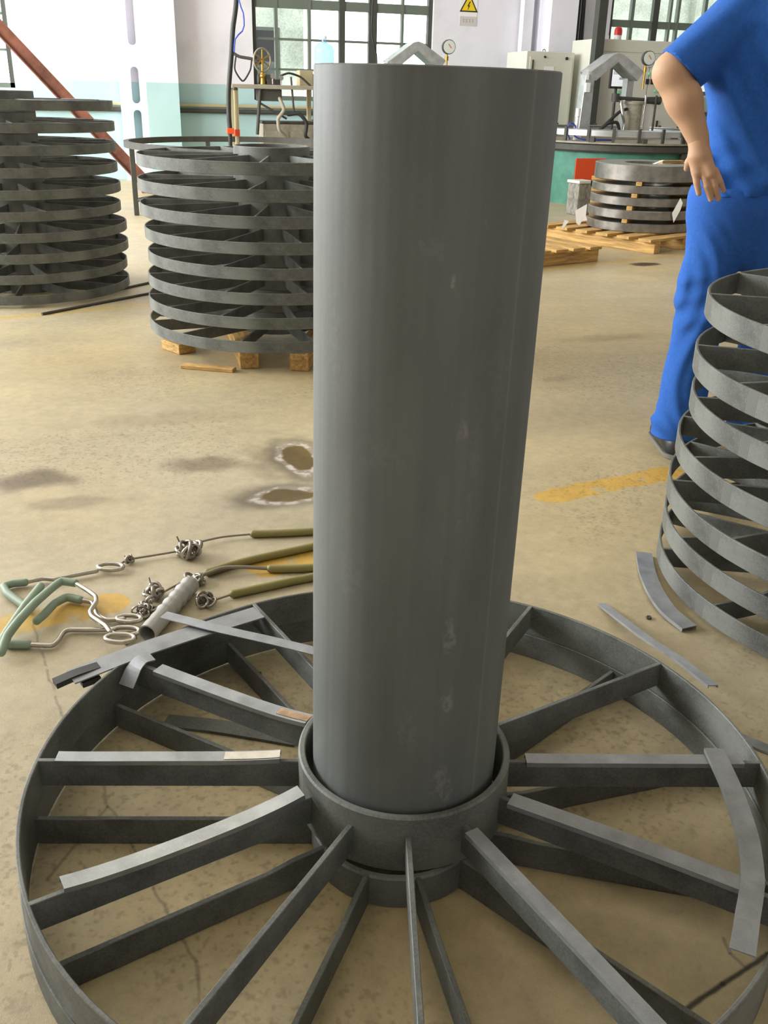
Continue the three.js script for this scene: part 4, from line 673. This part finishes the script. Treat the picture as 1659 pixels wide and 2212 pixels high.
{ const t = thing('concrete_block', 'weathered grey concrete block beside the turquoise drum', 'block', [4.86, 0, -8.80], 0.2); part(t, 'block', rbox(0.19, 0.34, 0.20, 0.012, 0, 0.17, 0), M.concrete); part(t, 'cap', rbox(0.21, 0.03, 0.22, 0.006, 0, 0.355, 0), M.machineGrey); }
// ------------------------------------------------------------------ control cabinets
{
  const t = thing('control_cabinet', 'wide grey control cabinet with lamps and switches and a red beacon', 'cabinet', [7.34, 0, -12.18]);
  part(t, 'body', rbox(1.74, 1.97, 0.74, 0.01, 0, 0.985, 0), M.machineGrey);
  part(t, 'top_fascia', rbox(1.72, 0.14, 0.012, 0.003, 0, 1.885, 0.376), M.machineGrey); part(t, 'door', rbox(0.84, 1.68, 0.012, 0.004, -0.43, 0.94, 0.376), M.machineGrey); part(t, 'door', rbox(0.84, 1.68, 0.012, 0.004, 0.43, 0.94, 0.376), M.machineGrey);
  std('meterBlue', { color: '#b9c6dd', roughness: 0.4 });
  for (const [x, y] of [[-0.01, 1.69], [0.10, 1.69]]) { const m = part(t, 'meter', rbox(0.085, 0.11, 0.02, 0.004, x, y, 0.392), M.meterBlue); part(m, 'meter_scale', rbox(0.06, 0.05, 0.004, 0.001, x, y + 0.01, 0.403), M.paper); }
  for (const [x, y] of [[0.0, 1.55], [0.09, 1.55], [-0.46, 1.30], [-0.38, 1.30], [0.13, 1.33]]) part(t, 'green_lamp', at(cyl(0.024, 0.020, 0.03, 0, 0, 0, 16), x, y, 0.382, Math.PI / 2), M.lampGreen);
  for (const [x, y] of [[-0.02, 1.45], [0.06, 1.45]]) part(t, 'rocker_switch', rbox(0.045, 0.07, 0.02, 0.004, x, y, 0.39), M.black);
  part(t, 'breaker', rbox(0.06, 0.11, 0.03, 0.004, 0.04, 1.18, 0.394), M.black); part(t, 'breaker_toggle', rbox(0.04, 0.03, 0.02, 0.004, 0.04, 1.155, 0.416), M.signYellow);
  for (const x of [0.12, 0.19]) part(t, 'push_button', at(cyl(0.014, 0.014, 0.02, 0, 0, 0, 12), x, 1.185, 0.382, Math.PI / 2), M.black);
  part(t, 'door_handle', rbox(0.025, 0.16, 0.02, 0.004, 0.22, 0.86, 0.392), M.black); part(t, 'vent_grille', rbox(0.4, 0.3, 0.008, 0.002, 0.45, 0.45, 0.385), M.darkIron);
  const b = thing('beacon_lamp', 'red warning beacon on top of the control cabinet', 'beacon', [6.86, 1.97, -11.95]); part(b, 'beacon_base', cyl(0.05, 0.05, 0.06), M.paper); part(b, 'beacon_dome', lathe([[0, 0.06], [0.055, 0.06], [0.055, 0.12], [0.045, 0.15], [0.02, 0.165], [0, 0.165]], 24), M.red);
  single('junction_box', rbox(0.10, 0.05, 0.06, 0.005, 0, 0.025, 0), M.paper, 'small white junction box on the control cabinet top near the beacon', 'box', [6.66, 1.97, -11.95]);
}
{
  const t = thing('relay_cabinet', 'narrower pale cabinet next to the wide control cabinet', 'cabinet', [5.98, 0, -12.55]);
  part(t, 'body', rbox(0.74, 1.80, 0.70, 0.01, 0, 0.90, 0), M.machineGrey); part(t, 'door', rbox(0.66, 1.66, 0.012, 0.004, 0.01, 0.90, 0.356), M.machineGrey); part(t, 'name_plate', rbox(0.15, 0.06, 0.006, 0.002, -0.02, 1.58, 0.366), M.paper); part(t, 'lock', at(cyl(0.02, 0.02, 0.02), 0.24, 1.72, 0.362, Math.PI / 2), M.black); part(t, 'lock', at(cyl(0.014, 0.014, 0.02), -0.10, 1.73, 0.362, Math.PI / 2), M.black); part(t, 'handle', rbox(0.02, 0.14, 0.02, 0.004, -0.28, 1.62, 0.37), M.darkIron);
  part(t, 'lifting_eye', at(new THREE.TorusGeometry(0.02, 0.006, 8, 16), 0.05, 1.822, 0), M.darkIron);
}
{
  const t = thing('screen_arm', 'operator screen in a black frame on a slim stand', 'screen', [6.52, 0.7355, -11.2]);
  const cv = document.createElement('canvas'); cv.width = 96; cv.height = 144; const c = cv.getContext('2d'); c.fillStyle = '#e9edf0'; c.fillRect(0, 0, 96, 144); c.fillStyle = '#5d6468'; c.fillRect(8, 24, 78, 12); c.fillStyle = '#aeb6ba'; c.fillRect(8, 44, 60, 22); c.fillStyle = '#cfd4d6'; c.fillRect(0, 0, 96, 16); c.fillStyle = '#8f969a'; c.fillRect(52, 84, 34, 16);
  const tx = new THREE.CanvasTexture(cv); tx.colorSpace = THREE.SRGBColorSpace; const sm = new THREE.MeshStandardMaterial({ map: tx, emissiveMap: tx, emissive: 0xffffff, emissiveIntensity: 0.45, roughness: 0.3 });
  part(t, 'bezel', rbox(0.25, 0.32, 0.04, 0.006, 0, 0.765, 0), M.black); part(t, 'display', new THREE.PlaneGeometry(0.20, 0.265).translate(-0.003, 0.765, 0.0215), sm); part(t, 'stand', cyl(0.02, 0.02, 0.62, 0, 0.01, -0.03, 12), M.darkIron); part(t, 'stand_foot', cyl(0.14, 0.14, 0.015, 0, 0, -0.03, 20), M.darkIron);
}
single('steel_post', rbox(0.13, HALL.top, 0.13, 0.006, 0, HALL.top / 2, 0), M.frameDark, 'dark square steel post in front of the wide control cabinet', 'post', [6.44, 0, -11.72]);
{ const t = thing('cable_bundle', 'bundle of dark cables dropping behind the relay and control cabinets', 'cable', [6.88, 0, -13.25]); for (let i = 0; i < 5; i++) { const x = -0.07 + i * 0.035; part(t, 'cable', tube([[x * 0.7, HALL.top - 0.02, 0], [x, 4, rr(-0.02, 0.03)], [x * 1.2, 2.6, rr(-0.02, 0.03)], [x * 1.5, 1.5, 0], [x, 0.02, 0]], 0.021, 60, 8), M.hose); } }
{ const t = thing('hanging_cable', 'thin dark cable hanging down in front of the middle window', 'cable', [3.62, 0, -13.1]); part(t, 'cable', tube([[0, 6.15, 0], [0.0, 3.0, 0], [-0.02, 2.3, 0.02], [-0.03, 2.0, 0.02], [0.02, 1.8, 0.02], [0.06, 1.6, 0], [0.06, 0.012, 0]], 0.012, 80, 8), M.hose); }
// dark trolley behind the worker's arm
{ const t = thing('dark_trolley', 'dark slatted trolley beside the wide control cabinet', 'trolley', [8.75, 0, -11.9]); for (const y of [0.12, 0.35, 0.58, 0.81, 1.04]) part(t, 'shelf', rbox(0.9, 0.06, 0.5, 0.006, 0, y, 0), M.darkIron); for (const [x, z] of [[-0.42, 0.22], [0.42, 0.22], [-0.42, -0.22], [0.42, -0.22]]) part(t, 'post', rbox(0.04, 1.1, 0.04, 0.003, x, 0.55, z), M.darkIron); }

// ------------------------------------------------------------------ outside the windows
structure('ground_outside', span(-40, 50, -0.3, -0.21, -60, HALL.z0 - 0.31), M.concrete, 'paved yard outside');
{ const t = thing('outside_building', 'pale green-grey building seen through the left panes of the middle window', 'building', [2.2, -0.2, -24]); part(t, 'wall', box(4.6, 9, 4, 0, 4.5, 0), M.outside); part(t, 'parapet', box(4.8, 0.4, 4.2, 0, 9.2, 0), M.outside); for (let i = 0; i < 2; i++) for (let j = 0; j < 3; j++) { const w = part(t, 'window', box(1.1, 1.4, 0.06, -1.2 + i * 2.4, 2.0 + j * 2.7, 2.0), M.frameDark); part(w, 'pane', box(0.96, 1.26, 0.02, -1.2 + i * 2.4, 2.0 + j * 2.7, 2.04), M.glass); } }
{ const t = thing('outside_shed', 'grey-green building seen through the window above the control cabinet', 'building', [17, -0.2, -26]); part(t, 'wall', box(11, 8, 5, 0, 4, 0), M.outside); part(t, 'roof', box(11.4, 0.3, 5.4, 0, 8.15, 0), M.frame); for (let i = 0; i < 4; i++) part(t, 'pilaster', box(0.4, 8, 0.3, -4.5 + i * 3, 4, 2.6), M.outside); }

shade(scene);
renderer.render(scene, camera);
